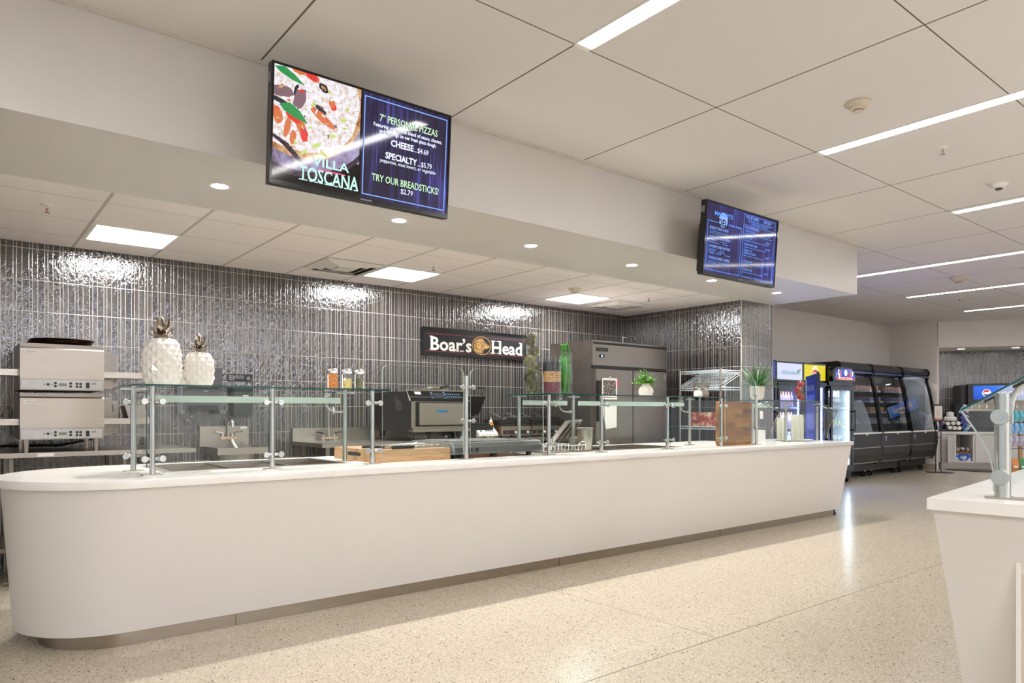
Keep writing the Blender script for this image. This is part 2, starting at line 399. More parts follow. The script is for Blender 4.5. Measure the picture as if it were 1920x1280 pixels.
# ================================================================ the setting
ZC, ZK = 3.222, 2.648          # main ceiling, kitchen ceiling and soffit
struct(MB().box(-9, 21, -11, 8, -.1, 0).build('floor', 'floor', org=(0,0,0)))
struct(MB().box(-9, 21, -11, 3.97, ZC, ZC+.1).box(8.38, 21, 3.97, 7.4, ZC, ZC+.1).build('ceiling', 'ceil', org=(0,0,0)))
struct(MB().box(-7, 7.68, 5.066, 7.0, ZK, ZK+.1).build('ceiling', 'kceil', org=(0,0,0)))
struct(MB().prism([(3.97, ZK), (5.066, ZK), (5.066, ZK+.1), (4.07, ZK+.1), (4.07, ZC+.1), (3.97, ZC+.1)], -7, 8.38, 'x').box(8.30, 8.38, 4.07, 5.066, ZK+.1, ZC+.1).build('wall_soffit', 'soffit', bevel=0, org=(0,0,0)))
struct(MB().box(-7, 8.38, 3.945, 3.972, ZC-.018, ZC).box(8.38, 8.395, 3.945, 5.1, ZC-.018, ZC).build('trim_1', mat('shadow_trim', '#cfc9c2', .6), org=(0,0,0)))
struct(MB().box(-7, 7.68, 6.97, 7.1, 0, ZC+.1).build('wall_back', 'tile', org=(0,6.97,0)))
def rot_wall(name, m, L, t, h, loc, rz, z0=0):      # a wall whose own x runs along it
    o = MB().box(0, L, 0, t, z0, h).build(name, m, org=(0,0,0)); o.location = loc; o.rotation_euler = (0,0,rz); return struct(o)
rot_wall('wall_pillar', 'tile', 1.895, .1, ZC+.1, (7.68, 6.97, 0), -PI/2)
rot_wall('wall_pillar_end', 'tile', .696, .1, ZC+.1, (7.684, 5.07, 0), 0)
struct(MB().box(7.672, 7.684, 5.062, 5.074, 0, ZK).box(8.374, 8.386, 5.062, 5.074, 0, ZK).build('trim_2', mat('tile_corner_trim', '#b3aba1', .4), org=(0,0,0)))
struct(MB().box(8.28, 8.38, 5.17, 7.25, 0, ZC+.1).build('wall_corridor', 'wallgrey', org=(0,0,0)))
struct(MB().box(8.28, 16.95, 7.25, 7.35, 0, ZC+.1).build('wall_far', 'wallgrey', org=(0,0,0)))
struct(MB().box(16.85, 16.95, 6.25, 7.25, 0, ZC+.1).build('wall_end', 'wallgrey', org=(0,0,0)))
struct(MB().box(16.835, 16.85, 6.25, 7.25, 0, .12).build('baseboard_end', mat('terrazzo_base', '#a89a86', .5), org=(0,0,0)))
# floor dividers of the terrazzo
M['joint'] = mat('divider_strip', '#877a68', .5)
for i, (a, b, c, d) in enumerate(((3.342, 3.348, 2.36, 4.27), (-7, 20, 2.357, 2.363), (8.497, 8.503, 2.36, 4.85), (8.4, 16.6, 4.847, 4.853), (13.6, 13.606, 2.36, 6.9))):
    struct(MB().box(a, b, c, d, -.002, .0008).build('trim_%d' % (i+3), 'joint', org=(0,0,0)))
struct(MB().box(-9, 21, -11.1, -11, 0, ZC+.1).build('wall_rear', 'paint', org=(0,0,0)))
# angled beverage alcove: own frame, x along its front, y into it
AL = Matrix.Translation((16.85, 6.23, 0)) @ Matrix.Rotation(math.atan2(-.825, .565), 4, 'Z')
ALZ = math.atan2(-.825, .565)
def alc(o): o.matrix_basis = AL @ Matrix.Translation(o.location); return o
def alp(x, y, z=0): return AL @ Vector((x, y, z))
struct(alc(MB().box(0, 4.2, 0, .1, 2.66, ZC+.1).build('wall_alcove_front', 'wallgrey', org=(0,0,0))))
struct(alc(MB().box(0, 4.2, 1.15, 1.25, 0, 2.8).build('wall_alcove_back', 'tile', org=(0,0,0))))
struct(alc(MB().box(-.02, .01, .02, 1.25, 0, 2.8).build('wall_alcove_side', 'wallgrey', org=(0,0,0))))
struct(alc(MB().box(0, 4.2, .1, 1.15, 2.66, 2.75).build('ceiling', 'wallgrey', org=(0,0,0))))

# ================================================================ ceiling fittings
def linear(x, y0, y1, label):
    t = thing('linear_ceiling_light', label, 'ceiling light', (x, (y0+y1)/2, ZC), group='long recessed linear lights'); h = abs(y1-y0)/2
    MB().box(-.052, .052, -h, h, -.0035, .0).build('diffuser', 'linear', t)
    MB().box(-.060, -.052, -h-.012, h+.012, -.006, 0).box(.052, .060, -h-.012, h+.012, -.006, 0).box(-.052, .052, -h-.03, -h, -.006, 0).box(-.052, .052, h, h+.03, -.006, 0).build('frame', 'white', t)
for x, y0, y1, l in ((2.66, 2.71, -10, 'long linear ceiling light nearest the big pizza menu screen'), (5.17, 2.71, -10, 'long linear ceiling light over the middle of the aisle, second from the left'),
                     (7.73, 2.71, -10, 'linear ceiling light beyond the round smoke detector, third from the left'), (10.28, 5.22, -4, 'linear ceiling light emerging from behind the soffit corner'),
                     (12.83, 5.22, -4, 'linear ceiling light second from the far wall'), (15.46, 5.24, -4, 'short looking linear ceiling light closest to the far wall'),
                     (.13, 2.71, -10, 'linear ceiling light left of the camera above the counter front'), (-2.4, 2.71, -10, 'linear ceiling light at the left end of the room')):
    linear(x, y0, y1, l)
for x0, x1, l in ((.855, 1.405, 'square lit ceiling panel at the left, above the conveyor ovens'), (3.285, 3.845, 'square lit ceiling panel in the middle, beside an air diffuser'), (5.735, 6.3, 'square lit ceiling panel at the right, above the refrigerator')):
    t = thing('ceiling_light_panel', l, 'ceiling light', ((x0+x1)/2, 6.255, ZK), group='square panel lights over the kitchen'); w = (x1-x0)/2
    MB().box(-w, w, -.27, .27, -.004, 0).build('diffuser', 'panel', t)
    MB().box(-w-.02, -w, -.29, .29, -.008, 0).box(w, w+.02, -.29, .29, -.008, 0).box(-w, w, -.29, -.27, -.008, 0).box(-w, w, .27, .29, -.008, 0).build('frame', 'white', t)
for a, b_, c, d, l in ((1.1, 1.75, -9, -3, 'large luminous ceiling panel behind the viewpoint, left'), (5.9, 6.8, -10, -4.4, 'large luminous ceiling panel behind the viewpoint, right')):
    t = thing('luminous_ceiling_panel', l, 'ceiling light', ((a+b_)/2, (c+d)/2, ZC), group='large ceiling panels behind the viewpoint'); w, h = (b_-a)/2, (d-c)/2
    MB().box(-w, w, -h, h, -.004, 0).build('diffuser', glow('big_panel', '#dfe9ff', 34), t); MB().box(-w-.03, -w, -h, h, -.01, 0).box(w, w+.03, -h, h, -.01, 0).box(-w, w, -h-.03, -h, -.01, 0).box(-w, w, h, h+.03, -.01, 0).build('frame', 'white', t)
def downlight(loc, label, cat='downlight', power=DOWN, group='round downlights in the soffit', r=.05):
    t = thing('recessed_downlight', label, cat, loc, group=group)
    MB().lathe([(r, -.002), (r+.014, -.004), (r+.014, 0), (r, 0)], seg=28, cap=False).build('trim_ring', 'white', t, smooth=True)
    MB().lathe([(0.001, -.002), (r, -.002), (r, 0), (0.001, 0)], seg=28).build('lens', 'lens', t)
    ld = bpy.data.lights.new('downlight_beam', 'SPOT'); ld.energy = power; ld.spot_size = math.radians(125); ld.spot_blend = .8; ld.shadow_soft_size = .035; ld.color = (1, .97, .93)
    lo = bpy.data.objects.new('downlight_beam', ld); C.objects.link(lo); lo.parent = t; lo.location = (0, 0, -.03)
for k, l in enumerate(('soffit downlight left of the pizza menu screen', 'soffit downlight just below the pizza menu screen', 'soffit downlight third from the left, right of the pizza menu screen', 'soffit downlight fourth from the left, midway between the two screens', 'soffit downlight just left of the deli menu screen', 'soffit downlight right of the deli menu screen, nearest the soffit end')):
    downlight((1.30+1.2495*k, 4.51, ZK), l)
for x, l in ((.58, 'small downlight at the left of the drinks alcove ceiling'), (1.62, 'small downlight at the right of the drinks alcove ceiling')):
    downlight(alp(x, .5, 2.66), l, power=30, group='downlights in the drinks alcove', r=.07)
def diffuser(x, y, label):
    t = thing('air_diffuser', label, 'air vent', (x, y, ZK), group='square air diffusers over the kitchen')
    for i, (a, z) in enumerate(((.285, 0), (.215, .0), (.145, .0))):
        b = MB()
        for s1 in (0, 1, 2, 3):
            p = [(-a, -a, z-.004), (a, -a, z-.004), (a-.05, -a+.05, z-.03+.022*0), (-a+.05, -a+.05, z-.03)]
            q = [(v[0], v[1], v[2]+.006) for v in p]
            R_ = Matrix.Rotation(s1*PI/2, 3, 'Z'); b.hexa([R_ @ Vector(v) for v in p+q])
        b.build('vane', 'vent', t)
    MB().box(-.09, .09, -.09, .09, -.034, -.028).build('centre_plate', 'vent', t)
    MB().box(-.285, .285, -.285, .285, -.003, 0).build('throat', 'dgrey', t)
diffuser(2.94, 6.26, 'square vaned air diffuser left of the middle light panel'); diffuser(6.78, 6.3, 'square vaned air diffuser right of the right hand light panel')
def sprinkler(x, y, z, label):
    t = thing('fire_sprinkler', label, 'sprinkler', (x, y, z), group='pendant fire sprinklers')
    MB().lathe([(.001, -.004), (.036, -.004), (.04, 0), (.001, 0)], seg=20).build('escutcheon', 'white', t, smooth=True)
    MB().cyl((0,0,-.004), (0,0,-.025), .009).cyl((-.012,0,-.02), (-.006,0,-.05), .002, seg=6).cyl((.012,0,-.02), (.006,0,-.05), .002, seg=6).lathe([(.001,-.054), (.02,-.052), (.02,-.050), (.001,-.050)], seg=14).build('frame', 'chrome', t)
    MB().cyl((0,0,-.025), (0,0,-.048), .003, seg=8).build('bulb', mat('red_bulb', '#a13a22', .3), t)
for x, y, z, l in ((.512, 5.644, ZK, 'kitchen fire sprinkler at the far left, left of the light panel'), (3.58, 5.68, ZK, 'kitchen fire sprinkler above the middle light panel'), (6.59, 5.62, ZK, 'kitchen fire sprinkler right of the beige smoke detector'),
                   (5.76, 2.10, ZC, 'fire sprinkler beside the second long light on the main ceiling'), (13.58, 4.68, ZC, 'small fire sprinkler on the far main ceiling')):
    sprinkler(x, y, z, l)
def smoke(x, y, z, r, m, label, name='smoke_detector', cat='smoke detector'):
    t = thing(name, label, cat, (x, y, z))
    MB().lathe([(r, 0), (r, -r*.12), (r*.72, -r*.34), (r*.66, -r*.52), (r*.40, -r*.62), (.001, -r*.62)], seg=28, cap=False).build('housing', m, t, smooth=True)
    MB().lathe([(r*.38, -r*.60), (r*.38, -r*.74), (r*.30, -r*.80), (.001, -r*.80)], seg=24, cap=False).build('sensor_cap', m if m != 'white' else 'dgrey', t, smooth=True)
    MB().lathe([(r*.40, -r*.64), (r*.40, -r*.68)], seg=24, cap=False).build('slot_ring', 'char', t)
smoke(4.51, 2.13, ZC, .078, 'offwhite', 'large beige smoke detector next to the second long light'); smoke(5.51, 5.77, ZK, .075, 'offwhite', 'beige smoke detector over the right hand light panel')
smoke(11.476, 3.965, ZC, .12, 'offwhite', 'small beige smoke detector far down the main ceiling'); smoke(7.05, 2.13, ZC, .07, 'white', 'white domed ceiling sensor before the third long light', 'ceiling_sensor', 'ceiling sensor')
for x, y, l in ((11.49, 2.2, 'dark linear slot vent between two far linear lights'), (17.0, 4.2, 'dark linear slot vent by the far alcove wall')):
    t = thing('slot_vent', l, 'air vent', (x, y, ZC), group='linear slot air vents')
    MB().box(-.035, .035, -1, 1, -.002, 0).build('slot', 'black', t); MB().box(-.05, -.035, -1.02, 1.02, -.005, 0).box(.035, .05, -1.02, 1.02, -.005, 0).build('flange', 'white', t)

# ================================================================ menu screens
def tv(x0, x1, z0, label):
    W = x1-x0; t = thing('menu_screen', label, 'screen', ((x0+x1)/2, 3.60, z0), rx=math.radians(4.2)); h = .612; w = W/2
    MB().box(-w, w, .004, .05, 0, h).build('housing', 'black', t, bevel=.003)
    MB().box(-w, w, -.006, .004, 0, .022).box(-w, w, -.006, .004, h-.012, h).box(-w, -w+.012, -.006, .004, .022, h-.012).box(w-.012, w, -.006, .004, .022, h-.012).build('bezel', 'gloss', t)
    MB().box(-.035, .035, -.009, -.006, .006, .014).build('badge', 'mgrey', t)
    MB().box(-.2, .2, .05, .11, .18, .46).build('back_cover', 'black', t, bevel=.01)
    MB().box(-.15, .15, .34, .36, .10, .52).box(-.03, .03, .11, .36, .28, .34).box(-.03, .03, .11, .15, .12, .5).build('wall_mount', 'char', t)
    MB().box(-w-.004, -w+.002, .01, .045, h-.10, h-.05).build('side_port', 'mgrey', t)
    return t, w, h
t, w, h = tv(1.279, 2.366, 2.434, 'large menu screen showing a pizza and prices, hung before the soffit at left')
x0, x1, z0, z1 = -w+.012, w-.012, .022, h-.012; SW, SH = x1-x0, z1-z0
def U(u): return x0+u*SW
def V(v): return z1-v*SH
MB().box(x0, x1, 0, .004, z0, z1).build('display', 'screenbg', t)
xl = U(.455)
def flat(pts, m, name, y, xa=None, xb=None):
    q = clip(pts, x0 if xa is None else xa, xl if xb is None else xb, z0, z1)
    if len(q) > 2: MB().poly([(p[0], y, p[1]) for p in q]).build(name, m, t)
MB().box(x0, xl+.012, -.0005, 0, z0, z1).build('picture_background', mat('screen_dark', '#0d0910', .06), t)
flat([(x0, V(.70)), (xl, V(.70)), (xl, z1), (x0, z1)], 'plate', 'picture_table', -.001)
flat([(x0, V(.78)), (x0, V(.70)), (xl, V(.60)), (xl, V(.66))], 'dkcloth', 'picture_cloth', -.0012)
cx, cz = U(.13), V(.19)
flat(ell(cx, cz, .45, .43, n=48), 'dkcloth', 'picture_board_shadow', -.0013); flat(ell(cx, cz+.012, .44, .41, n=48), 'plate', 'picture_board', -.0014)
flat(ell(cx, cz, .365, .335, n=48, jit=.01), 'crust', 'picture_crust', -.0017); flat(ell(cx-.005, cz+.008, .345, .31, n=48, jit=.02), 'pizza', 'picture_cheese', -.002)
flat([(U(.0), V(.60)), (U(.08), V(.66)), (U(.16), V(.80)), (U(.13), V(.80)), (U(.05), V(.68)), (x0, V(.63))], 'dkcloth', 'picture_slice_gap', -.0021)
for u, v, a, b, r, m, n in ((.04,.22,.07,.03,.1,'tmush','mushroom'), (.13,.24,.06,.035,1.2,'tmush','mushroom'), (.11,.18,.035,.012,1.3,'tdk','olive'), (.02,.30,.06,.014,-.2,'tdk','olive'), (.19,.02,.045,.02,-.3,'tred','tomato'), (.12,.0,.04,.02,-.2,'tor','tomato'),
        (.25,.09,.034,.021,-.6,'tdk','olive'), (.25,.09,.018,.009,-.6,'crust','olive_hole'), (.24,.29,.04,.014,-.5,'tdk','olive'), (.27,.38,.035,.009,-.6,'tdk','olive'), (.31,.41,.02,.008,.4,'tdk','olive'), (.295,.2,.02,.03,.1,'tor','pepper'), (.305,.235,.02,.022,.1,'tred','pepper'),
        (.25,.36,.085,.024,-.55,'tor','ham_strip'), (.26,.35,.06,.010,-.55,'crust','ham_edge'), (.02,.43,.028,.05,.3,'tor','tomato'), (.10,.42,.05,.022,-.5,'tred','tomato'), (.135,.47,.05,.028,-1.0,'tor','tomato'), (.155,.55,.024,.042,.1,'tred','tomato'), (.07,.52,.018,.06,-.2,'tor','pepper'), (.10,.60,.018,.04,-.1,'tor','pepper'),
        (.22,.62,.03,.012,.5,'tlime','lettuce'), (.16,.70,.03,.008,.8,'tlime','lettuce'), (.30,.50,.03,.010,.2,'tlime','lettuce'), (.26,.68,.02,.010,-.4,'tlime','lettuce'), (.36,.33,.02,.012,.3,'tlime','lettuce'), (.38,.22,.02,.008,.9,'tlime','lettuce'), (.20,.26,.02,.008,.9,'tlime','lettuce'), (.17,.34,.03,.008,-.3,'pizza','cheese_shred')):
    flat(ell(U(u), V(v), a*.92, b*.92, r, n=18, jit=.12), m, 'picture_'+n, -.0024-random.random()*.0006)
for pts in (((.0,.02), (.05,.0), (.1,.045), (.155,.12), (.09,.10), (.03,.06)), ((.03,.33), (.08,.30), (.13,.35), (.175,.45), (.10,.42), (.05,.38))):
    flat([(U(a), V(b)) for a, b in pts], 'tgreen', 'picture_basil', -.0034)
for k in range(70):
    rr = .31*math.sqrt(random.random()); a = random.random()*2*PI; px, pz = cx+rr*math.cos(a), cz+rr*math.sin(a)*.92
    if x0+.02 < px < xl-.03 and z0+.02 < pz < z1-.015:
        flat(ell(px, pz, random.uniform(.006, .02), random.uniform(.003, .007), random.uniform(0, 3), n=9, jit=.3), random.choice(['tlime', 'pizza', 'crust', 'tor', 'tred', 'tmush', 'pizza', 'txt']), 'picture_shred', -.0031-random.random()*.0002)
b = MB()
for k in range(260):
    r = .33*math.sqrt(random.random()); a = random.random()*2*PI; px, pz = cx+r*math.cos(a), cz+r*math.sin(a)*.92; s = random.uniform(.0012, .003)
    if x0+.01 < px < xl-.01 and z0 < pz < z1-.01: b.poly([(px-s, -.0036, pz), (px, -.0036, pz-s), (px+s, -.0036, pz), (px, -.0036, pz+s)])
b.build('picture_pepper_flecks', 'tdk', t)
text('VILLA', t, 'tlog', U(.20), U(.40), V(.80), .048, -.004, .018); text('TOSCANA', t, 'tlog', U(.135), U(.455), V(.95), .075, -.004, .02)
b = MB()
for k in range(12):
    u = .135+.32*k/12
    b.poly([(U(u), -.0041, V(.955)), (U(u+.018), -.0041, V(.955)), (U(u+.018), -.0041, V(.945)), (U(u), -.0041, V(.945))])
b.build('lettering_serifs', 'tlog', t); MB().box(U(.24), U(.38), -.0042, -.004, V(.835), V(.825)).build('logo_rule', 'tpink', t)
def frame(par, a, b_, c, d, th, m, y=-.003):
    MB().box(a, b_, y, y+.001, c, c+th).box(a, b_, y, y+.001, d-th, d).box(a, a+th, y, y+.001, c, d).box(b_-th, b_, y, y+.001, c, d).build('border_line', m, par)
frame(t, U(.475), U(.987), V(.965), V(.035), .0055, 'txb')
for s, m, u0, u1, v, hh, bo in (('7” PERSONAL PIZZAS', 'txg', .565, .925, .235, .040, .012), ('Featuring our special blend of sauce, cheese,', 'txt', .53, .955, .295, .021, .02), ('and toppings on our fresh pizza dough.', 'txt', .565, .92, .345, .021, .02),
        ('CHEESE', 'txt', .635, .775, .445, .036, .03), ('...$4.69', 'txt', .78, .87, .445, .030, .008), ('SPECIALTY', 'txt', .605, .80, .575, .036, .03), ('...$5.79', 'txt', .805, .895, .575, .030, .008),
        ('pepperoni, meat lovers, or vegetable', 'txt', .575, .92, .62, .021, .006), ('TRY OUR BREADSTICKS!', 'txg', .53, .945, .815, .040, .012), ('$2.79', 'txt', .705, .78, .885, .030, .006)):
    text(s, t, m, U(u0), U(u1), V(v), hh, -.0035, bo)
# second screen
t, w, h = tv(4.893, 5.979, 2.410, 'smaller looking deli menu screen with blue wood pattern at the right of the soffit')
x0, x1, z0, z1 = -w+.012, w-.012, .022, h-.012; SW, SH = x1-x0, z1-z0
MB().box(x0, x1, 0, .004, z0, z1).build('display', 'screenbg2', t)
frame(t, U(.02), U(.475), V(.965), V(.26), .004, 'txb2'); frame(t, U(.50), U(.965), V(.965), V(.03), .004, 'txb2'); MB().box(U(.50), U(.965), -.003, -.002, V(.185), V(.18)).build('border_line', 'txb2', t)
MB().lathe([(.001, -.003), (.062, -.003), (.062, -.002), (.001, -.002)], (U(.22), 0, V(.21)), 32, axis='y').build('logo_disc', glow('logo_disc', '#8fb4ff', 1), t)
text('MARKETS', t, 'txb2', U(.10), U(.345), V(.165), .034, -.0035, .02); text('DELI', t, 'screenbg', U(.155), U(.285), V(.30), .058, -.004, .03)
text('Boars Head', t, 'txb2', U(.31), U(.46), V(.265), .014, -.0035, .01)
for s, u0, u1, v, hh in (('BUILD YOUR OWN', .05, .29, .375, .024), ('all sandwiches include choice of toppings', .05, .30, .41, .010), ('pickle, mustard or oil', .05, .26, .435, .010), ('$5.79', .36, .45, .40, .014),
        ('CHOOSE (YOUR) BREAD', .05, .33, .505, .022), ('white      wheat', .05, .28, .54, .011), ('ciabatta   wrap', .05, .30, .57, .011), ('CHOOSE (ONE) PROTEIN', .05, .33, .635, .022), ('turkey     ham', .05, .26, .67, .011), ('bacon    salami', .05, .26, .695, .011), ('egg salad   tuna', .05, .34, .72, .011),
        ('CHOOSE (ONE) CHEESE', .05, .33, .80, .022), ('american   provolone', .05, .32, .84, .011), ('cheddar     swiss', .05, .32, .87, .011), ('FALCON COMBO', .53, .71, .085, .024), ('ADD $2.00', .78, .90, .085, .022), ('GET CHIPS AND A FOUNTAIN DRINK', .56, .92, .13, .016), ('WITH ANY SANDWICH', .62, .86, .165, .016),
        ('FALCON FAVORITES', .52, .72, .235, .022), ('ITALIAN HOAGIE', .52, .66, .285, .018), ('ham, salami, provolone, lettuce, tomato, onion', .52, .93, .32, .011), ('$6.49', .84, .90, .285, .016), ('TRADITIONAL', .52, .63, .385, .018), ('turkey, ham, cheddar, lettuce and tomato', .52, .88, .42, .011), ('$5.99', .84, .90, .39, .016),
        ('HOME ROASTED TURKEY', .52, .72, .485, .018), ('turkey breast, swiss, lettuce, tomato', .52, .85, .52, .011), ('$5.99', .84, .90, .49, .016), ('WRAP IT UP', .52, .64, .575, .018), ('CHICKEN CAESAR', .52, .70, .615, .018), ('grilled chicken, romaine, parmesan', .52, .80, .65, .011), ('$6.79', .84, .90, .62, .016),
        ('VEGGIE WRAP', .52, .65, .74, .018), ('peppers, onion, spinach, hummus', .52, .80, .775, .011), ('$4.79', .84, .90, .745, .016), ('CHICKEN SALAD', .52, .66, .865, .018), ('chicken salad, lettuce on wheat', .52, .82, .90, .011), ('$5.79', .84, .90, .87, .016)):
    text(s, t, 'txb2' if hh < .02 else 'txb', U(u0), U(u1), V(v), hh, -.0035, .012)

# ================================================================ serving counter
def slab_mesh(outline, holes, z0, z1, bev=.004):    # flat top with real openings
    cu = bpy.data.curves.new('s', 'CURVE'); cu.dimensions = '2D'; cu.fill_mode = 'BOTH'; cu.extrude = (z1-z0)/2-bev; cu.bevel_depth = bev; cu.bevel_resolution = 1; cu.offset = -bev
    for pts in [outline]+holes:
        sp = cu.splines.new('POLY'); sp.points.add(len(pts)-1); sp.use_cyclic_u = True
        for i, p in enumerate(pts): sp.points[i].co = (p[0], p[1], 0, 1)
    ob = bpy.data.objects.new('s', cu); C.objects.link(ob); dg = bpy.context.evaluated_depsgraph_get()
    me = bpy.data.meshes.new_from_object(ob.evaluated_get(dg)); bpy.data.objects.remove(ob)
    me.transform(Matrix.Translation((0, 0, (z0+z1)/2))); return me
def add_me(me, name, m, parent):
    me.name = name; me.materials.clear(); me.materials.append(M[m]); o = bpy.data.objects.new(name, me); C.objects.link(o); o.parent = parent
    if parent: me.transform(parent.matrix_basis.inverted())
    return o
def stadium(cx, cy, r, xr, n=40):     # rounded left end, square right end
    return [(xr, cy-r)] + [(cx-r*math.sin(PI*k/n), cy-r*math.cos(PI*k/n)) for k in range(n+1)] + [(xr, cy+r)]
def rect(a, b, c, d): return [(a, c), (b, c), (b, d), (a, d)]
CT = .914
wells = [(1.00, 2.08, 4.42, 5.0), (3.86, 4.30, 4.40, 4.95), (4.50, 5.62, 4.42, 5.0)]
ctr = thing('serving_counter', 'long white serving counter with a rounded left end under the soffit', 'counter', (4.5, 4.59, 0))
add_me(slab_mesh(stadium(.79, 4.59, .612, 8.316)[:-1] + [(7.12, 5.202), (7.12, 5.0), (8.316, 5.0)], [rect(*w_) for w_ in wells], CT-.044, CT), 'countertop', 'solid', ctr)
b = MB(); n = 40; A = stadium(.80, 4.59, .592, 8.30, n); 
A = A[:-1] + [(7.10, 5.182), (7.10, 4.98), (8.30, 4.98)]
B = [(8.46, 4.22)] + [(.75-.48*math.sin(PI*k/n), 4.70-.48*math.cos(PI*k/n)) for k in range(n+1)] + [(7.10, 5.16), (7.10, 4.97), (8.44, 4.97)]
va = [b.b.verts.new((p[0], p[1], CT-.044)) for p in A]; vb = [b.b.verts.new((p[0], p[1], .085)) for p in B]
for i in range(len(A)):
    j = (i+1) % len(A); b.b.faces.new((va[i], va[j], vb[j], vb[i]))
b.b.faces.new(vb[::-1])
o = b.build('body_panel', 'laminate', ctr, world=True); 
for p in o.data.polygons: p.use_smooth = abs(p.normal.z) < .9
o.data.set_sharp_from_angle(angle=math.radians(30))
b = MB(); K = [(8.41, 4.27)] + [(.76-.38*math.sin(PI*k/n), 4.65-.38*math.cos(PI*k/n)) for k in range(n+1)] + [(7.08, 5.03), (7.08, 4.95), (8.38, 4.95)]; b.prism(K, 0, .085, 'z')
o = b.build('kick_plate', 'kick', ctr, world=True, smooth=True)
for x in (1.32, 3.9, 6.1): MB().box(x, x+.003, 4.2685, 4.2705, 0, .085).build('kick_joint', 'char', ctr, world=True)
for (a, b_, c, d) in wells:
    m = MB()
    for q in ((a-.035, b_+.035, c-.035, c+.004), (a-.035, b_+.035, d-.004, d+.035), (a-.035, a+.004, c+.004, d-.004), (b_-.004, b_+.035, c+.004, d-.004)): m.box(*q, CT, CT+.004)
    m.box(a+.002, a+.005, c+.002, d-.002, CT-.16, CT).box(b_-.005, b_-.002, c+.002, d-.002, CT-.16, CT).box(a+.002, b_-.002, c+.002, c+.005, CT-.16, CT).box(a+.002, b_-.002, d-.005, d-.002, CT-.16, CT).box(a+.002, b_-.002, c+.002, d-.002, CT-.165, CT-.16)
    for k in range(1, 3): xx = a+(b_-a)*k/3; m.box(xx-.008, xx+.008, c, d, CT-.01, CT+.002)
    m.build('food_well', 'steel', ctr, world=True)
MB().cyl((8.44, 4.29, 0.02), (8.48, 4.29, .02), .02, seg=16).cyl((8.46, 4.29, .03), (8.46, 4.29, .085), .012).build('end_caster', 'char', ctr, world=True)

# glass guards
def post(par, x, y, z1, clamps=(), r=.0155, side=(-1, 1), flange=True):
    p = MB().cyl((x, y, CT), (x, y, z1), r, seg=16).build('post', 'post', par, world=True, smooth=True)
    if flange: MB().box(x-.05, x+.05, y-.03, y+.03, CT, CT+.006).build('flange', 'steel', p, world=False).matrix_parent_inverse = par.matrix_basis.inverted()
    for z in clamps:
        for s in side:
            k = MB().cyl((x+s*r*.6, y-.012, z), (x+s*.052, y-.012, z), .009, seg=8).lathe([(.0165, -.005), (.018, -.002), (.018, .004), (.001, .006)][::-1], (x+s*.045, y-.034, z), 18, axis='y').cyl((x+s*.045, y-.03, z), (x+s*.045, y+.004, z), .008).build('glass_clamp', 'post', p, smooth=True)
            k.matrix_parent_inverse = par.matrix_basis.inverted()
    return p
def top_mount(par, x, y, z): MB().box(x-.07, x+.07, y-.012, y+.012, z-.006, z).cyl((x-.05, y, z+.0085), (x-.05, y, z+.012), .014).build('shelf_mount', 'post', par, world=True)
SH = 1.395
gd = thing('sneeze_guard', 'left glass sneeze guard carrying the white pineapples and spice jars', 'sneeze guard', (1.5, 4.45, CT))
MB().pane(.745, 2.215, 4.02, 4.62, SH, SH+.010).build('shelf', ['glass', 'gedge'], gd, world=True)
for x in (.87, 1.53, 2.20): post(gd, x, 4.25, SH, (1.318, 1.004))
for x in (.84, 2.17): post(gd, x, 4.60, SH, (1.318, 1.004) if x < 1 else (), side=(-1,)); top_mount(gd, x, 4.60, SH-.001)
MB().pane(.895, 1.505, 4.236, 4.242, .955, 1.375).build('front_pane', ['glass', 'gedge'], gd, world=True)
MB().pane(1.555, 2.18, 4.236, 4.242, .955, 1.375).build('front_pane', ['glass', 'gedge'], gd, world=True)
MB().pane(.842, .848, 4.265, 4.59, .955, 1.38).build('side_pane', ['glass', 'gedge'], gd, world=True)
MB().box(.89, 2.125, 4.575, 4.60, 1.318, 1.358).build('light_strip', 'frost', gd, world=True)
def hook(par, x, y, z): MB().tube([(x, y, z)] + [(x+.09-.09*math.cos(a), y, z-.05-.06*math.sin(a)) for a in [k*PI/2/6 for k in range(7)]] + [(x+.13, y, z-.11)], .006).cyl((x+.12, y, z-.11), (x+.14, y, z-.11), .013).box(x-.02, x+.02, y-.02, y+.02, z-.005, z+.02).build('hook_bracket', 'post', par, world=True, smooth=True)
hook(gd, 2.03, 4.60, 1.37)
# tall panes on the single post
g2 = thing('glass_divider', 'tall glass divider on a single post between the two shelf guards', 'glass divider', (2.96, 4.25, CT))
post(g2, 2.96, 4.25, 1.525, (1.44, 1.195), r=.017)
def roundpane(par, a, b_, c, d, y, r=.05, name='glass_pane'):
    pts = [(a+r-r*math.sin(t), d-r+r*math.cos(t)) for t in [k*PI/2/6 for k in range(7)]] + [(a, c), (b_, c)] + [(b_-r+r*math.cos(t), d-r+r*math.sin(t)) for t in [k*PI/2/6 for k in range(7)]]
    m = MB().prism(pts, y, y+.006, 'y'); m.b.normal_update()
    for f in m.b.faces: f.material_index = 0 if abs(f.normal.y) > .9 else 1
    return m.build(name, ['glass', 'frost'], par, world=True)
roundpane(g2, 2.27, 2.93, .955, 1.58, 4.236); roundpane(g2, 2.99, 3.70, .955, 1.58, 4.236)
g3 = thing('sneeze_guard', 'middle glass sneeze guard carrying the vegetable vases and potted plant', 'sneeze guard', (4.9, 4.45, CT))
MB().pane(3.66, 6.03, 4.10, 4.66, SH, SH+.010).build('shelf', ['glass', 'gedge'], g3, world=True)
for x in (3.77, 4.37, 5.25, 6.09): post(g3, x, 4.25, SH, (1.318, 1.0))
for x in (3.77, 4.40, 6.08): post(g3, x, 4.63, SH); top_mount(g3, x, 4.63, SH-.001)
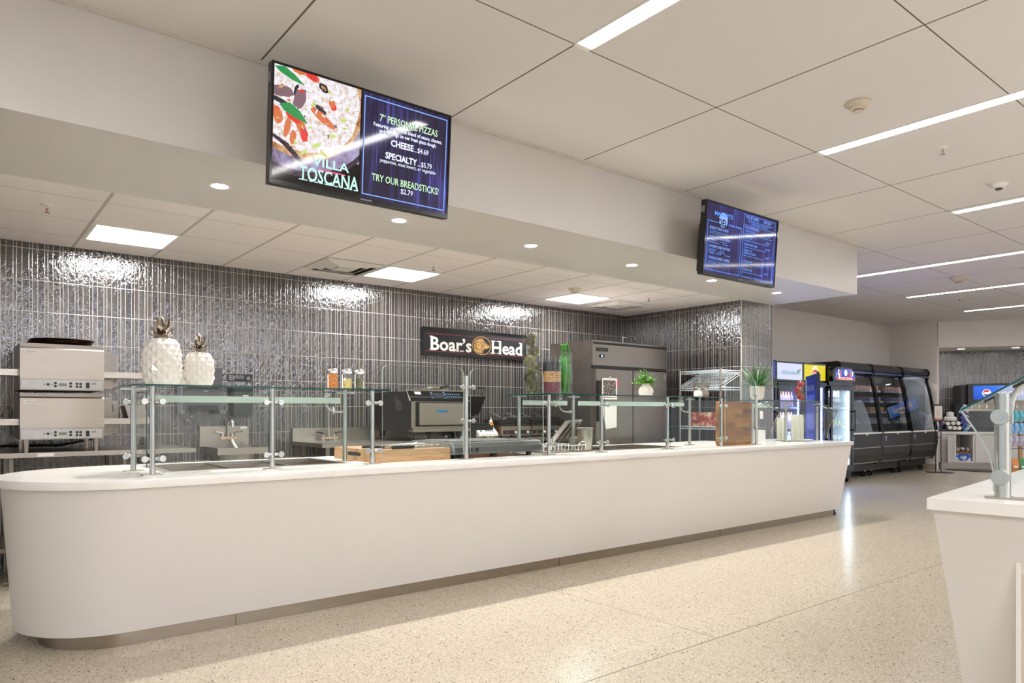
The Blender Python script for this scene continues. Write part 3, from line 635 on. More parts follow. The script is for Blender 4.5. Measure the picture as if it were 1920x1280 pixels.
for a, b_ in ((3.795, 4.345), (4.395, 5.225), (5.275, 6.065)): MB().pane(a, b_, 4.236, 4.242, .955, 1.375).build('front_pane', ['glass', 'gedge'], g3, world=True)
MB().box(3.80, 4.30, 4.60, 4.62, 1.318, 1.358).build('light_strip', 'frost', g3, world=True); MB().box(4.45, 5.95, 4.60, 4.62, 1.318, 1.358).build('light_strip', 'frost', g3, world=True)
hook(g3, 4.23, 4.63, 1.37); hook(g3, 5.93, 4.63, 1.37)
# right hand guard with sloped and curved glass
g4 = thing('sneeze_guard', 'right glass sneeze guard with sloping curved front above the bowls', 'sneeze guard', (7.5, 4.4, CT))
post(g4, 6.72, 4.25, 1.53, (1.44, 1.10), side=(-1,), r=.017)
roundpane(g4, 6.14, 6.69, .955, 1.60, 4.236, name='side_panel_glass')
for x in (6.88, 7.56, 8.26): post(g4, x, 4.40, 1.35 if x < 8 else 1.33); 
MB().pane(6.84, 8.24, 4.34, 4.66, 1.385, 1.393).build('shelf', ['glass', 'gedge'], g4, world=True)
b = MB(); b.hexa([(6.9, 4.12, 1.258), (8.22, 4.12, 1.258), (8.22, 4.34, 1.378), (6.9, 4.34, 1.378), (6.9, 4.12, 1.265), (8.22, 4.12, 1.265), (8.22, 4.34, 1.385), (6.9, 4.34, 1.385)])
b.b.normal_update()
for f in b.b.faces: f.material_index = 0 if abs(f.normal.z) > .5 else 1
b.build('sloped_glass', ['glass', 'gedge'], g4, world=True)
cur = [(4.12, 1.255), (4.16, 1.19), (4.20, 1.12), (4.225, 1.05), (4.235, .99), (4.238, .945)]
MB().strip(cur, .006, 6.95, 8.20, sub=4).build('curved_glass', 'glass', g4, world=True, smooth=True)
for x in (6.95, 8.20): MB().strip(cur, .008, x-.002, x+.002).build('glass_rim', 'chrome', g4, world=True)
for x in (6.98, 8.16):
    MB().tube([(x, 4.40, 1.34), (x, 4.34, 1.36), (x, 4.22, 1.30)], .007).build('bracket', 'post', g4, world=True)
    for y, z in ((4.18, 1.30), (4.30, 1.365)): MB().box(x-.03, x+.03, y-.012, y+.012, z, z+.01).build('glass_clip', 'chrome', g4, world=True)
MB().box(6.9, 7.55, 4.60, 4.62, 1.31, 1.35).build('light_strip', 'frost', g4, world=True)

# ================================================================ front island at the right edge
isl = thing('island_counter', 'white island counter cut off by the right edge, in front', 'counter', (3.079, 1.18, 0), rz=math.radians(6.5))
MB().box(0, 4.6, -2.3, 0, CT-.046, CT).build('countertop', 'solid', isl, bevel=.004)
IN = .115
MB().hexa([(IN, -2.2, .085), (4.4, -2.2, .085), (4.4, -IN, .085), (IN, -IN, .085), (.018, -2.28, CT-.046), (4.58, -2.28, CT-.046), (4.58, -.018, CT-.046), (.018, -.018, CT-.046)]).build('body_panel', 'laminate', isl)
MB().box(IN+.05, 4.3, -2.1, -IN-.05, 0, .085).build('kick_plate', 'kick', isl)
b = MB()  # recessed opening in the front face
for q in ((-.64, -.625, .20, .69), (-.305, -.29, .20, .69), (-.64, -.29, .185, .20), (-.64, -.29, .69, .705)): b.box(.04, .115, *q)
b.build('niche_frame', 'white', isl); MB().box(.045, .10, -.625, -.305, .20, .69).build('niche', 'offwhite', isl)
m = MB()
for q in ((.30, 1.6, -.36, -.32), (.30, 1.6, -.95, -.91), (.30, .34, -.91, -.36), (1.56, 1.6, -.91, -.36)): m.box(*q, CT, CT+.006)
m.box(.34, 1.56, -.91, -.36, CT, CT+.002); m.build('food_well', 'steel', isl)
ig = thing('sneeze_guard', 'front right glass guard with thick post on the island counter', 'sneeze guard', tuple(isl.matrix_basis @ Vector((.184, -.222, CT))), rz=math.radians(6.5))
MB().cyl((0,0,0), (0,0,.42), .0285, seg=24).build('post', 'post', ig, smooth=True)
MB().box(-.03, .03, -.085, .055, 0, .008).build('flange', 'steel', ig)
for z in (.327, .088):
    k = MB().lathe([(.030, -.012), (.032, -.006), (.032, .004), (.024, .010), (.001, .012)][::-1], (-.045, .0, z), 26, axis='x').build('glass_clamp', 'post', ig, smooth=True)
    MB().lathe([(.013, .0), (.013, .003), (.001, .004)][::-1], (-.061, 0, z), 22, axis='x').build('clamp_cap', 'post', k, smooth=True)
    MB().cyl((-.03, 0, z), (-.045, 0, z), .012).build('clamp_stud', 'gloss', k)
prof = [(.135, .350), (.112, .312), (.090, .277), (.070, .242), (.054, .210), (.040, .176), (.032, .145), (.026, .110), (.023, .072), (.023, .03)]
M['guard'] = glass('guard_glass', (.95, .97, .96, 1), .12, .1)
MB().strip(prof, .007, -.03, 1.9, sub=4).build('curved_glass', 'guard', ig, smooth=True)
MB().strip(prof, .007, -.032, -.030, sub=4).build('glass_rim', 'post', ig)
th = math.atan2(.128, -.21); 
b = MB(); b.hexa([(-.03, .135, .350), (1.9, .135, .350), (1.9, -.16, .528), (-.03, -.16, .528), (-.03, .138, .357), (1.9, .138, .357), (1.9, -.157, .535), (-.03, -.157, .535)]); b.b.normal_update()
for f in b.b.faces: f.material_index = 0 if abs(f.normal.z) > .5 else 1
b.build('sloped_glass', ['glass', 'gedge'], ig)
MB().box(-.03, 1.9, -.16, .13, .345, .350).build('light_strip', 'frost', ig) if False else None
for y, z in ((.04, .398), (-.055, .455)):
    MB().hexa([(-.01, y+.02, z-.016), (.02, y+.02, z-.016), (.02, y-.025, z+.011), (-.01, y-.025, z+.011), (-.01, y+.02, z-.006), (.02, y+.02, z-.006), (.02, y-.025, z+.021), (-.01, y-.025, z+.021)]).build('glass_clip', 'char', ig)
MB().tube([(0, -.02, .335), (0, -.028, .36), (0, -.031, .39), (0, -.040, .418), (0, -.056, .442), (0, -.09, .462), (0, -.14, .470)], .011, 10).box(-.012, .012, -.035, -.02, .30, .40).build('bracket', 'post', ig, smooth=True)
# rest of the guard further down the island
MB().cyl((1.6,0,0), (1.6,0,.42), .0285, seg=24).build('post', 'post', ig, smooth=True)

# ================================================================ things on the serving counter
G = SH+.010      # top of the glass shelves
def pineapple(r, h, hb, loc, label, rows=9, cols=11):
    t = thing('pineapple_jar', label, 'pineapple ornament', loc, group='ceramic pineapples on the left glass shelf'); b = MB()
    def P(i, j, k=1.0):
        a = i/rows; z = hb*a; f = max(.0, 1-abs((a-.50)/.56)**2.6)**.5; rr = r*(.62+.38*f) if a < .5 else r*(.40+.60*f); th = 2*PI*j/cols
        return (rr*k*math.cos(th), rr*k*math.sin(th), z)
    V_ = {}
    for i in range(rows+1):
        for j in range(cols): V_[i, j] = b.b.verts.new(P(i, j+(i % 2)*.5))
    for i in range(0, rows-1):
        for j in range(cols):
            jj = (j+1) % cols if i % 2 else j; l = V_[i+1, (j-1) % cols] if i % 2 == 0 else V_[i+1, j]; rt = V_[i+1, j] if i % 2 == 0 else V_[i+1, (j+1) % cols]
            bot = V_[i, j]; top = V_[i+2, j] if True else None; cen = b.b.verts.new(P(i+1, j+(i % 2)*.5, 1.10))
            for q in ((bot, rt, cen), (rt, top, cen), (top, l, cen), (l, bot, cen)): b.b.faces.new(q)
    for i in (0, rows):
        ring = [V_[i, j] for j in range(cols)]; b.b.faces.new(ring if i else ring[::-1])
        for j in range(cols):
            if i == 0: b.b.faces.new((V_[0, j], V_[0, (j+1) % cols], V_[1, j]))
            else: b.b.faces.new((V_[rows, j], V_[rows, (j+1) % cols], V_[rows-1, (j+1) % cols] if rows % 2 else V_[rows-1, j+0]))
    b.build('body', mat('white_ceramic', '#efe9e0', .12, coat=.6, var=.02), t)
    c = MB(); c.cyl((0,0,hb), (0,0,hb+.02), r*.42, r*.36, seg=16)
    for ring, (n, tilt, L, z) in enumerate(((7, 1.05, .42, .0), (7, .75, .62, .01), (5, .35, .78, .02), (3, .1, .85, .02))):
        for k in range(n):
            a = 2*PI*(k+.5*(ring % 2))/n+.3; d = (math.sin(tilt)*math.cos(a), math.sin(tilt)*math.sin(a), math.cos(tilt))
            c.blade((r*.25*math.cos(a)*(1-ring*.2), r*.25*math.sin(a)*(1-ring*.2), hb+z), d, (h-hb)*L*1.25, r*.40, droop=-.2, n=4)
    c.build('crown', mat('champagne_metal', '#bdb3a8', .12, 1, .05), t)
pineapple(.100, .385, .272, (.955, 4.42, G), 'larger white faceted ceramic pineapple with a metallic crown on the glass shelf')
pineapple(.078, .30, .205, (1.158, 4.42, G), 'smaller white faceted ceramic pineapple with a metallic crown on the glass shelf', 8, 10)
t = thing('card_holder', 'small white plastic stand tucked between the two pineapples', 'holder', (1.085, 4.52, G)); MB().box(-.02, .02, -.012, .0, 0, .085).box(-.02, .02, -.03, .02, 0, .006).box(-.02, .02, -.012, .004, .085, .11).build('body', 'white', t, bevel=.002)
def jar(loc, m, fill, label):
    t = thing('spice_shaker', label, 'spice jar', loc, group='glass spice shakers on the left glass shelf')
    b = MB(); pr_ = [(.033, .002)]
    for k in range(15): z = .008+.0066*k; pr_ += [(.0365, z), (.0345, z+.0033)]
    b.lathe([(.001, 0)]+pr_+[(.033, .112), (.030, .115)], seg=24, cap=False).build('glass_jar', 'glass2', t, smooth=True)
    MB().lathe([(.001, .003), (.031, .003), (.0325, fill*.5), (.031, fill), (.001, fill+.002)], seg=20).build('spice', m, t, smooth=True)
    MB().lathe([(.036, .110), (.036, .126), (.030, .138), (.016, .145), (.001, .146)], seg=24, cap=False).build('lid', 'chrome', t, smooth=True)
jar((1.988, 4.40, G), speckle('paprika_flakes', '#b5480c', '#d97a1e', '#e8a248', 90), .110, 'spice shaker filled with orange red flakes, leftmost of the three shakers')
jar((2.090, 4.40, G), speckle('grated_cheese', '#c9a94e', '#e2cb7e', '#f0e3ab', 120), .078, 'spice shaker half filled with pale yellow grated cheese, middle of three')
jar((2.182, 4.40, G), speckle('dried_herbs', '#34361c', '#5b5c34', '#8a8a58', 110), .082, 'spice shaker with dark green dried herbs, rightmost of the three shakers')
# cutting board with tongs and knife
bd = thing('butcher_block', 'thick wooden butcher block lying flat with serving tools on it', 'cutting board', (2.56, 4.64, CT))
MB().box(-.30, .30, -.33, .33, .0, .085).build('block', wood('maple_block', '#a87c52', '#bf9770', (1.2, 8, 8), c='#966b44'), bd, bevel=.004)
MB().box(-.3015, -.2985, -.10, .10, .035, .06).build('hand_hold', 'char', bd)
for i in range(6):
    x = 2.33+.075*i
    t = thing('serving_tongs', ('black gripped metal tongs on the butcher block, %s from the left' % ('first', 'second', 'third', 'fourth', 'fifth', 'sixth')[i]), 'tongs', (x, 4.50+.02*i, CT+.087), rz=-.7, group='row of tongs on the butcher block')
    MB().tube([(-.07, .0, .012), (-.02, .012, .016), (.04, .01, .014), (.09, .012, .012)], .010).tube([(-.07, .0, .012), (-.02, -.012, .016), (.04, -.01, .014), (.09, -.012, .012)], .010).build('grip', 'black', t, smooth=True)
    MB().tube([(.09, .012, .012), (.16, .012, .02), (.20, .006, .012)], .006).tube([(.09, -.012, .012), (.16, -.012, .02), (.20, -.006, .012)], .006).ball((.205, 0, .012), .016, 10, (1, 1.2, .5)).build('arms', 'chrome', t, smooth=True)
t = thing('serving_spoon', 'shiny metal spoon at the right end of the butcher block', 'spoon', (2.78, 4.62, CT+.087), rz=.2); MB().ball((.0, 0, .02), .045, 14, (1.3, .8, .35)).build('bowl', 'chrome', t, smooth=True); MB().tube([(-.05, 0, .018), (-.18, .03, .01)], .006).build('handle', 'black', t)
t = thing('slicing_knife', 'long thin knife with black handle along the block front edge', 'knife', (2.55, 4.34, CT+.089), rz=.02)
MB().box(-.15, .36, -.004, .004, 0, .012).build('blade', 'chrome', t); MB().box(-.15, .02, -.010, .010, -.001, .020).build('handle', 'black', t, bevel=.004)
# grey warming appliance
t = thing('flat_warming_griddle', 'low wide dark grey warming griddle with a red light on the counter', 'griddle', (3.32, 4.62, CT))
prf = [(-.29, .03), (-.315, .045), (-.31, .08), (-.285, .112), (-.25, .12), (.27, .12), (.30, .10), (.30, .03)]
MB().prism(prf, -.42, .42, 'x').build('body', 'dgrey', t, bevel=.006)
MB().prism([(p[0]*1.0, p[1]) for p in prf], -.435, -.42, 'x').build('end_cap', 'mgrey', t, bevel=.003); MB().prism(prf, .42, .435, 'x').build('end_cap', 'mgrey', t, bevel=.003)
MB().box(-.38, .38, -.24, .26, .12, .124).build('hot_plate', speckle('griddle_top', '#33312f', '#4c4946', '#8b857c', 30), t)
for x in (-.36, 0, .36):
    for y in (-.22, .24): MB().cyl((x, y, 0), (x, y, .03), .022).build('foot', 'black', t)
MB().cyl((-.33, -.3135, .062), (-.33, -.318, .062), .008, seg=14).build('power_light', glow('red_led', '#ff3b1e', 6), t)
for x in (-.28, -.22): MB().cyl((x, -.3135, .062), (x, -.322, .062), .014, seg=16).build('dial', 'black', t)
# wire rack, steel pan, board behind
t = thing('wire_rack', 'low chrome wire rack with upturned handles in front of the steel pan', 'wire rack', (4.08, 4.48, CT+.006))
b = MB()
for y in (-.09, .09): b.tube([(-.24, y, .055), (.24, y, .055)], .004)
for x in (-.24, .24): b.tube([(x, -.09, .055), (x, .09, .055)], .004)
b.build('rim', 'chrome', t)
b = MB()
for k in range(13): x = -.24+.04*k; b.tube([(x, -.09, .055), (x, -.08, .006), (x, .08, .006), (x, .09, .055)], .0025, 6)
for y in (-.08, 0, .08): b.tube([(-.24, y, .006), (.24, y, .006)], .003, 6)
b.build('grid', 'chrome', t)
for x in (-.2, .2): MB().tube([(x-.05, -.09, .055), (x-.02, -.10, .085), (x+.02, -.10, .085), (x+.05, -.09, .055)], .0035).build('handle', 'chrome', t)
t = thing('deep_steel_pan', 'tall cylindrical steel pan standing at the middle guard post', 'steel container', (4.42, 4.50, CT+.006))
MB().lathe([(.001, .0), (.06, 0), (.066, .02), (.070, .19), (.082, .195), (.080, .200), (.064, .192), (.055, .02), (.001, .015)], seg=28).build('pan', 'steel', t, smooth=True)
t = thing('lid_stack', 'slanting stack of flat metal pan lids behind the middle guard post', 'pan lids', (4.50, 4.88, CT+.006))
for k in range(4): b = MB(); b.box(-.17, .17, -.035, .035, .0, .004); o = b.build('pan_lid', 'steel', t, bevel=.002); o.rotation_euler = (0, -.75-.03*k, 0); o.location = (-.05+.035*k, -.02*k, .14)
MB().box(-.18, .22, -.12, .12, 0, .01).box(-.02, .22, -.12, .12, .01, .10).build('lid_tray', 'steel2', t)
t = tag(MB().box(3.62, 4.36, 4.98, 5.17, CT+.001, CT+.035).build('cutting_board', wood('pale_board', '#b77d3e', '#d79d57', (1.5, 12, 12)), bevel=.004), 'flat honey coloured cutting board lying at the back edge of the counter', 'cutting board')
# standing butcher block
t = thing('standing_cutting_board', 'large butcher block cutting board standing upright against the glass', 'cutting board', (6.43, 4.33, CT))
pts = []
for cx_, cz_, a0 in ((.255, .045, -PI/2), (.255, .43, 0), (-.255, .43, PI/2), (-.255, .045, PI)):
    for k in range(6): a = a0+k*PI/2/5; pts.append((cx_+.035*math.cos(a), cz_-.01+.035*math.sin(a)))
MB().prism(pts, -.022, .022, 'y').build('board', butcher('butcher_blocks'), t, bevel=.004)
# vases on the middle shelf
def vase(name, label, loc, r, h, group='glass vases of vegetables on the middle glass shelf', sq=False):
    t = thing(name, label, 'vase', loc, group=group)
    MB().lathe([(r*.98, .0), (r, .004), (r, h), (r-.003, h)], seg=32, cap=False).build('glass_wall', 'glass2', t, smooth=True)
    MB().lathe([(.001, 0), (r*.98, 0), (r*.98, .010), (.001, .010)], seg=32).build('glass_base', 'gedge' if False else 'glass2', t)
    return t
vase('glass_vase', 'tall clear glass vase stacked with brown green artichokes', (3.735, 4.42, G), .076, .50)
def artichoke(loc, r, a, tilt, label, cut=False):
    t = thing('artichoke', label, 'artichoke', loc, rz=a, group='artichokes in the tall glass vase'); b = MB()
    b.ball((0,0,0), r*.82, 12, (1,1,1.1))
    for i in range(7):
        ph = -1.1+i*.40; n = 9 if i < 5 else 6
        for j in range(n):
            th = 2*PI*(j+.5*(i % 2))/n; p = Vector((math.cos(ph)*math.cos(th), math.cos(ph)*math.sin(th), math.sin(ph)*1.1))*r*.78
            d = Vector((-math.sin(ph)*math.cos(th)+.35*math.cos(th), -math.sin(ph)*math.sin(th)+.35*math.sin(th), math.cos(ph)))
            b.blade(p, d, r*.62, r*.62, droop=-.3 if ph > 0 else 0, n=3, fold=.1)
    o = b.build('bracts', speckle('artichoke_leaf', '#3f3a22', '#6b6436', '#8f9152', 18), t, smooth='leaf'); o.rotation_euler = (tilt, 0, 0)
    s = MB().cyl((0,0,-r*.8), (0,0,-r*1.25), r*.22, r*.18, seg=10).build('stem', mat('artichoke_stem', '#a7ac62', .6), t); s.rotation_euler = (tilt, 0, 0)
for i, (dx, dz, r, tl, l) in enumerate(((-.015, .437, .050, .2, 'topmost whole artichoke in the glass vase, at the left'), (.022, .355, .046, -.9, 'pale cut artichoke second from the top, at the right'), (-.022, .285, .044, 2.0, 'artichoke third from the top of the vase, stem up'),
        (.014, .205, .052, .5, 'large dark artichoke in the middle of the vase'), (-.018, .125, .046, 1.4, 'artichoke second from the vase bottom, at the left'), (.012, .058, .050, .3, 'bottommost artichoke in the glass vase'))):
    artichoke((3.735+dx, 4.42-.0, G+dz), r, i*1.3, tl, l)
vase('glass_vase', 'clear glass vase layered with black, tan and purple beans', (3.872, 4.33, G), .078, .305)
for nm, m, za, zb in (('purple_beans', speckle('purple_beans', '#3a0d1e', '#5f1a33', '#8a4058', 130), .010, .100), ('tan_beans', speckle('tan_beans', '#7a4c20', '#b98447', '#e8caa0', 110), .100, .185), ('black_beans', speckle('black_beans', '#0a0a0c', '#17171a', '#3f3f46', 120), .185, .262)):
    o = MB().lathe([(.001, za), (.074, za), (.074, zb), (.001, zb)], seg=32).build(nm, m, bpy.data.objects['glass_vase.001'], smooth=True)
    o['kind'] = 'stuff'
vase('glass_vase', 'clear glass vase of long green peppers behind the beans', (4.140, 4.47, G), .072, .36)
gp = mat('green_pepper', '#2f7d1e', .2, coat=.4, var=.25, scale=20)
for i in range(7):
    a = i*2*PI/6; rr = .040 if i < 6 else 0; h = .30+.03*math.sin(i*2.1)
    t = thing('green_pepper', 'long glossy green pepper standing in the vase behind the beans', 'pepper', (4.140+rr*math.cos(a), 4.47+rr*math.sin(a), G+.012), group='green peppers in the glass vase')
    MB().lathe([(.003, 0), (.012, .03), (.018, .10), (.022, .2), (.023, h-.06), (.017, h-.02), (.004, h-.01)], seg=14).build('body', gp, t, smooth=True)
    MB().tube([(0,0,h-.015), (.004,.0,h+.01), (.014, 0, h+.03)], .004).build('stem', mat('pepper_stem', '#5f9a3a', .5), t)
for k, (dx, s_) in enumerate(((-.02, 1), (.03, -1))):
    t = thing('curled_green_pepper', ('curled green pepper rising out of the pepper vase, %s one' % ('left', 'right')[k]), 'pepper', (4.14+dx, 4.45, G+.31), group='curled green peppers on top of the vase')
    MB().tube([(0,0,0), (-.008*s_,0,.05), (.0,0,.10), (.02*s_,0,.125), (.04*s_,0,.11), (.035*s_,0,.08)] if k else [(0,0,0), (-.012,0,.05), (-.02,0,.09), (-.028,0,.12)], .014, 10).build('body', gp, t, smooth=True)
# potted plants
leafm = mat('bright_leaf', '#6fae30', .5, var=.3, scale=40); fernm = mat('fern_leaf', '#3c6e33', .5, var=.3, scale=30)
t = thing('potted_plant', 'leafy bright green plant in a round white ribbed vase', 'potted plant', (5.143, 4.42, G))
b = MB(); n = 24; prf = [(.03, 0), (.058, .012), (.068, .045), (.06, .075), (.042, .095), (.036, .105), (.044, .122)]; prev = None
for z_i, (r, z) in enumerate(prf):
    ring = [b.b.verts.new(((r+(.004 if k % 2 else -.002))*math.cos(2*PI*k/n+z*6), (r+(.004 if k % 2 else -.002))*math.sin(2*PI*k/n+z*6), z)) for k in range(n)]
    if prev:
        for k in range(n): b.b.faces.new((prev[k], prev[(k+1) % n], ring[(k+1) % n], ring[k]))
    else: b.b.faces.new(ring[::-1])
    prev = ring
b.build('vase', mat('white_ribbed_ceramic', '#e6ddd0', .3, var=.03), t, smooth=True)
b = MB(); st = MB()
for k in range(60):
    a = random.random()*2*PI; tl = random.uniform(.1, 1.25); L = random.uniform(.08, .175); p0 = Vector((0,0,.10)); d = Vector((math.sin(tl)*math.cos(a), math.sin(tl)*math.sin(a), math.cos(tl))); pts = [p0+d*L*q+Vector((0,0,-.03*q*q*tl)) for q in (0,.33,.66,1)]
    st.tube(pts, .0015, 5)
    for q in range(13):
        f = .25+.75*q/12; p = p0+d*L*f+Vector((0,0,-.03*f*f*tl)); dd = Vector((random.uniform(-1,1), random.uniform(-1,1), random.uniform(-.2,1)))
        b.blade(p, dd, .018, .014, n=2)
b.build('foliage', leafm, t, smooth='leaf')['kind'] = 'stuff'; st.build('stems', fernm, t)['kind'] = 'stuff'
t = thing('potted_fern', 'spiky dark green fern in a tapered white pot behind the end post', 'potted plant', (7.10, 4.48, 1.393))
b = MB().lathe([(.001, 0), (.055, 0), (.075, .04), (.088, .15), (.084, .155), (.074, .145), (.001, .14)], seg=8); b.build('pot', mat('faceted_white_pot', '#dcd4c8', .4, var=.05), t)
b = MB()
for k in range(110):
    a = random.random()*2*PI; tl = random.uniform(.3, 1.5); b.blade((.03*math.cos(a), .03*math.sin(a), .14), (math.sin(tl)*math.cos(a), math.sin(tl)*math.sin(a), math.cos(tl)), random.uniform(.20, .38), .013, droop=random.uniform(.3, .9), n=6)
b.build('fronds', fernm, t, smooth='leaf')['kind'] = 'stuff'
t = thing('metal_bucket', 'grey galvanised bucket behind the salt and pepper shakers', 'bucket', (6.10, 4.50, G)); MB().lathe([(.001, 0), (.065, 0), (.085, .155), (.089, .158), (.082, .155), (.06, .008), (.001, .006)], seg=28).build('bucket', mat('galvanised', '#8b8780', .45, .7, .2, 30), t, smooth=True)
for x, m, l in ((5.80+.02, mat('salt', '#f1eee8', .6), 'white salt shaker with metal lid on the middle shelf end'), (5.93, speckle('pepper_grain', '#3d2c20', '#6d5540', '#a58c70', 120), 'brown pepper shaker with metal lid on the middle shelf end')):
    t = thing('table_shaker', l, 'shaker', (x, 4.33, G), group='salt and pepper shakers')
    MB().lathe([(.001, 0), (.038, 0), (.045, .02), (.045, .045), (.032, .075), (.030, .082)], seg=24, cap=False).build('glass_body', 'glass2', t, smooth=True)
    MB().lathe([(.001, .002), (.036, .003), (.042, .02), (.042, .045), (.031, .068), (.001, .070)], seg=20).build('filling', m, t, smooth=True); MB().lathe([(.032, .078), (.033, .090), (.022, .103), (.001, .106)], seg=20, cap=False).build('lid', 'chrome', t, smooth=True)
# apples in a vase
vase('glass_vase', 'clear square looking vase holding red apples on the right shelf', (8.02, 4.50, 1.393), .092, .25, group=None)
appm = speckle('red_apple', '#6f0c10', '#861416', '#a8432a', 9, rough=.2)
for i, (dx, dz, r, l) in enumerate(((.03, .20, .043, 'topmost red apple in the vase'), (-.035, .135, .042, 'red apple second from the top, at the left'), (-.025, .09, .036, 'small dark red apple hidden at the vase left'), (.022, .05, .044, 'lowest red apple with a yellow patch'))):
    t = thing('apple', l, 'apple', (8.02+dx, 4.50-.01, 1.393+dz-.0), group='red apples in the vase')
    MB().lathe([(.001, r*.72), (r*.25, r*.86), (r*.62, r*.84), (r*.95, r*.35), (r, 0), (r*.86, -r*.5), (r*.55, -r*.86), (r*.2, -r*.9), (.001, -r*.78)], seg=20, cap=False).build('fruit', appm, t, smooth=True); MB().tube([(0,0,r*.7), (.004,0,r*1.15)], .0015, 6).build('stem', 'char', t)
# paper bowls on a tray
t = thing('serving_tray', 'round white tray under the stacks of paper cups', 'tray', (7.93, 4.52, CT)); MB().lathe([(.001, .0), (.19, 0), (.22, .012), (.225, .016), (.20, .014), (.001, .010)], seg=40).build('tray', 'white', t, smooth=True)
cupm = speckle('printed_paper_cup', '#b5a894', '#e4dccc', '#ece6da', 60, rough=.7)
cup0 = None
for (x, y, n, wh) in ((7.80, 4.60, 17, 'left'), (7.87, 4.46, 20, 'middle'), (8.03, 4.50, 20, 'right')):
    for k in range(n):
        z = CT+.014+.0125*k; top = k == n-1; lb = 'printed paper cup nested inside the %s stack on the tray' % wh if not top else 'topmost printed paper cup of the %s stack, showing its leafy print' % wh
        if cup0 is None:
            cup0 = thing('paper_cup', lb, 'cup', (x, y, z)); MB().lathe([(.050, 0), (.0455, .062), (.0, .062)][:2], seg=24, cap=False).lathe([(.0505, -.001), (.0525, .001), (.0505, .003)], seg=24, cap=False).lathe([(.001, .062), (.0455, .062)], seg=24, cap=False).build('cup', cupm, cup0, smooth=True)
            c = cup0
        else: c = dup(cup0, (x, y, z), label=lb)
        c['group'] = 'paper cups stacked at the %s of the tray' % wh
t = thing('napkin_box', 'small white paper box beside the end guard post', 'box', (7.02, 4.62, CT)); MB().box(-.06, .06, -.05, .05, 0, .19).build('box', 'white', t, bevel=.003)
t = thing('napkin_box', 'short white card box between the end guard post and the cups', 'box', (7.22, 4.55, CT)); MB().box(-.08, .08, -.05, .05, 0, .14).build('box', 'white', t, bevel=.003)

# ================================================================ kitchen behind the counter
TZ = .965
t = thing('oven_stand', 'long low steel table carrying the stacked conveyor ovens', 'table', (.4, 6.5, 0))
MB().box(-1.2, 1.586, 6.15, 6.95, TZ-.035, TZ).build('table_top', 'steel', t, bevel=.004, world=True)
for x in (-1.1, .35, 1.08): 
    for y in (6.25, 6.85): MB().cyl((x, y, 0), (x, y, TZ-.035), .02).build('leg', 'steel2', t, world=True)
MB().box(-1.15, 1.5, 6.22, 6.88, .25, .28).build('undershelf', 'steel2', t, world=True)
MB().box(.50, .60, 6.146, 6.15, TZ-.030, TZ-.006).build('maker_plate', 'white', t, world=True)
ov = thing('conveyor_oven', 'upper stainless conveyor oven with digital control strip, stacked on the lower', 'oven', (.655, 6.42, 1.418), group='stacked countertop conveyor ovens')
def ovp(b, n, m, **k): return b.build(n, m, ov, **k)
ovp(MB().box(-.262, .262, -.30, .34, .0, .338), 'body', 'steel2', bevel=.006)
ovp(MB().hexa([(-.262, -.318, .085), (.262, -.318, .085), (.262, -.30, .085), (-.262, -.30, .085), (-.262, -.318, .30), (.262, -.318, .30), (.262, -.26, .336), (-.262, -.26, .336)]), 'front_door', 'ovensteel', bevel=.003)
ovp(MB().box(-.255, .25, -.322, -.31, .008, .074), 'control_strip', mat('control_silver', '#bdbcb8', .35, .3))
ovp(MB().box(-.262, .262, -.318, -.30, .0, .085), 'lower_frame', 'dsteel')
ovp(MB().box(-.245, -.165, -.3215, -.318, .262, .286), 'name_plate', 'white'); 
text('LINCOLN', ov, 'char', -.222, -.170, .270, .008, -.3222, .01)
text('CTI', ov, 'char', .178, .208, .045, .014, -.3228, .03)
ovp(MB().box(-.03, .022, -.3245, -.322, .030, .052), 'display', mat('lcd', '#7d8275', .3)); ovp(MB().box(.143, .165, -.3265, -.322, .018, .060), 'rocker_switch', 'black')
b = MB()
for x, z in ((-.095,.042), (.045,.052), (.045,.030), (-.05,.052), (-.05,.030), (.085,.050), (.108,.050), (.085,.028), (.108,.028)): b.lathe([(.0095, -.3232), (.0078, -.3232), (.0078, -.3225), (.0095, -.3225)], (x, 0, z), 16, axis='y')
ovp(b, 'button_outlines', 'char'); ovp(MB().prism([(-.125,.042), (-.114,.048), (-.114,.036)], -.3232, -.322, 'y').prism([(-.066,.042), (-.076,.048), (-.076,.036)], -.3232, -.322, 'y'), 'arrow_marks', 'char')
ovp(MB().box(.262, .345, -.12, .26, .02, .315).box(.345, .40, -.02, .24, .03, .29), 'side_housing', 'steel2', bevel=.004); ovp(MB().box(.352, .368, -.022, -.02, .10, .16), 'warning_sticker', mat('yellow_sticker', '#e6d31a', .5)); ovp(MB().box(.350, .372, -.022, -.02, .20, .26), 'notice_sticker', 'mgrey')
ovp(MB().box(.262, .62, -.22, .20, .115, .135).box(.262, .62, -.225, -.22, .105, .15), 'conveyor_rail', 'steel'); ovp(MB().box(-.75, -.262, -.22, .20, .115, .135).box(-.75, -.262, -.225, -.22, .105, .15), 'conveyor_rail', 'steel')
ovp(MB().box(.27, .61, -.21, .19, .135, .139), 'wire_belt', 'char'); ovp(MB().box(-.74, -.27, -.21, .19, .135, .139), 'wire_belt', 'char')
ovp(MB().cyl((-.50, -.226, .13), (-.50, -.228, .13), .010), 'rail_knob', 'black')
o2 = dup(ov, (.655, 6.42, 1.060), label='lower stainless conveyor oven with digital control strip, standing on four legs')
for x in (-.22, .22):
    for y in (-.24, .26):
        l = MB().lathe([(.014, -.095), (.020, 0)], (x, y, 0), 14).build('leg', 'steel', o2, smooth=True)
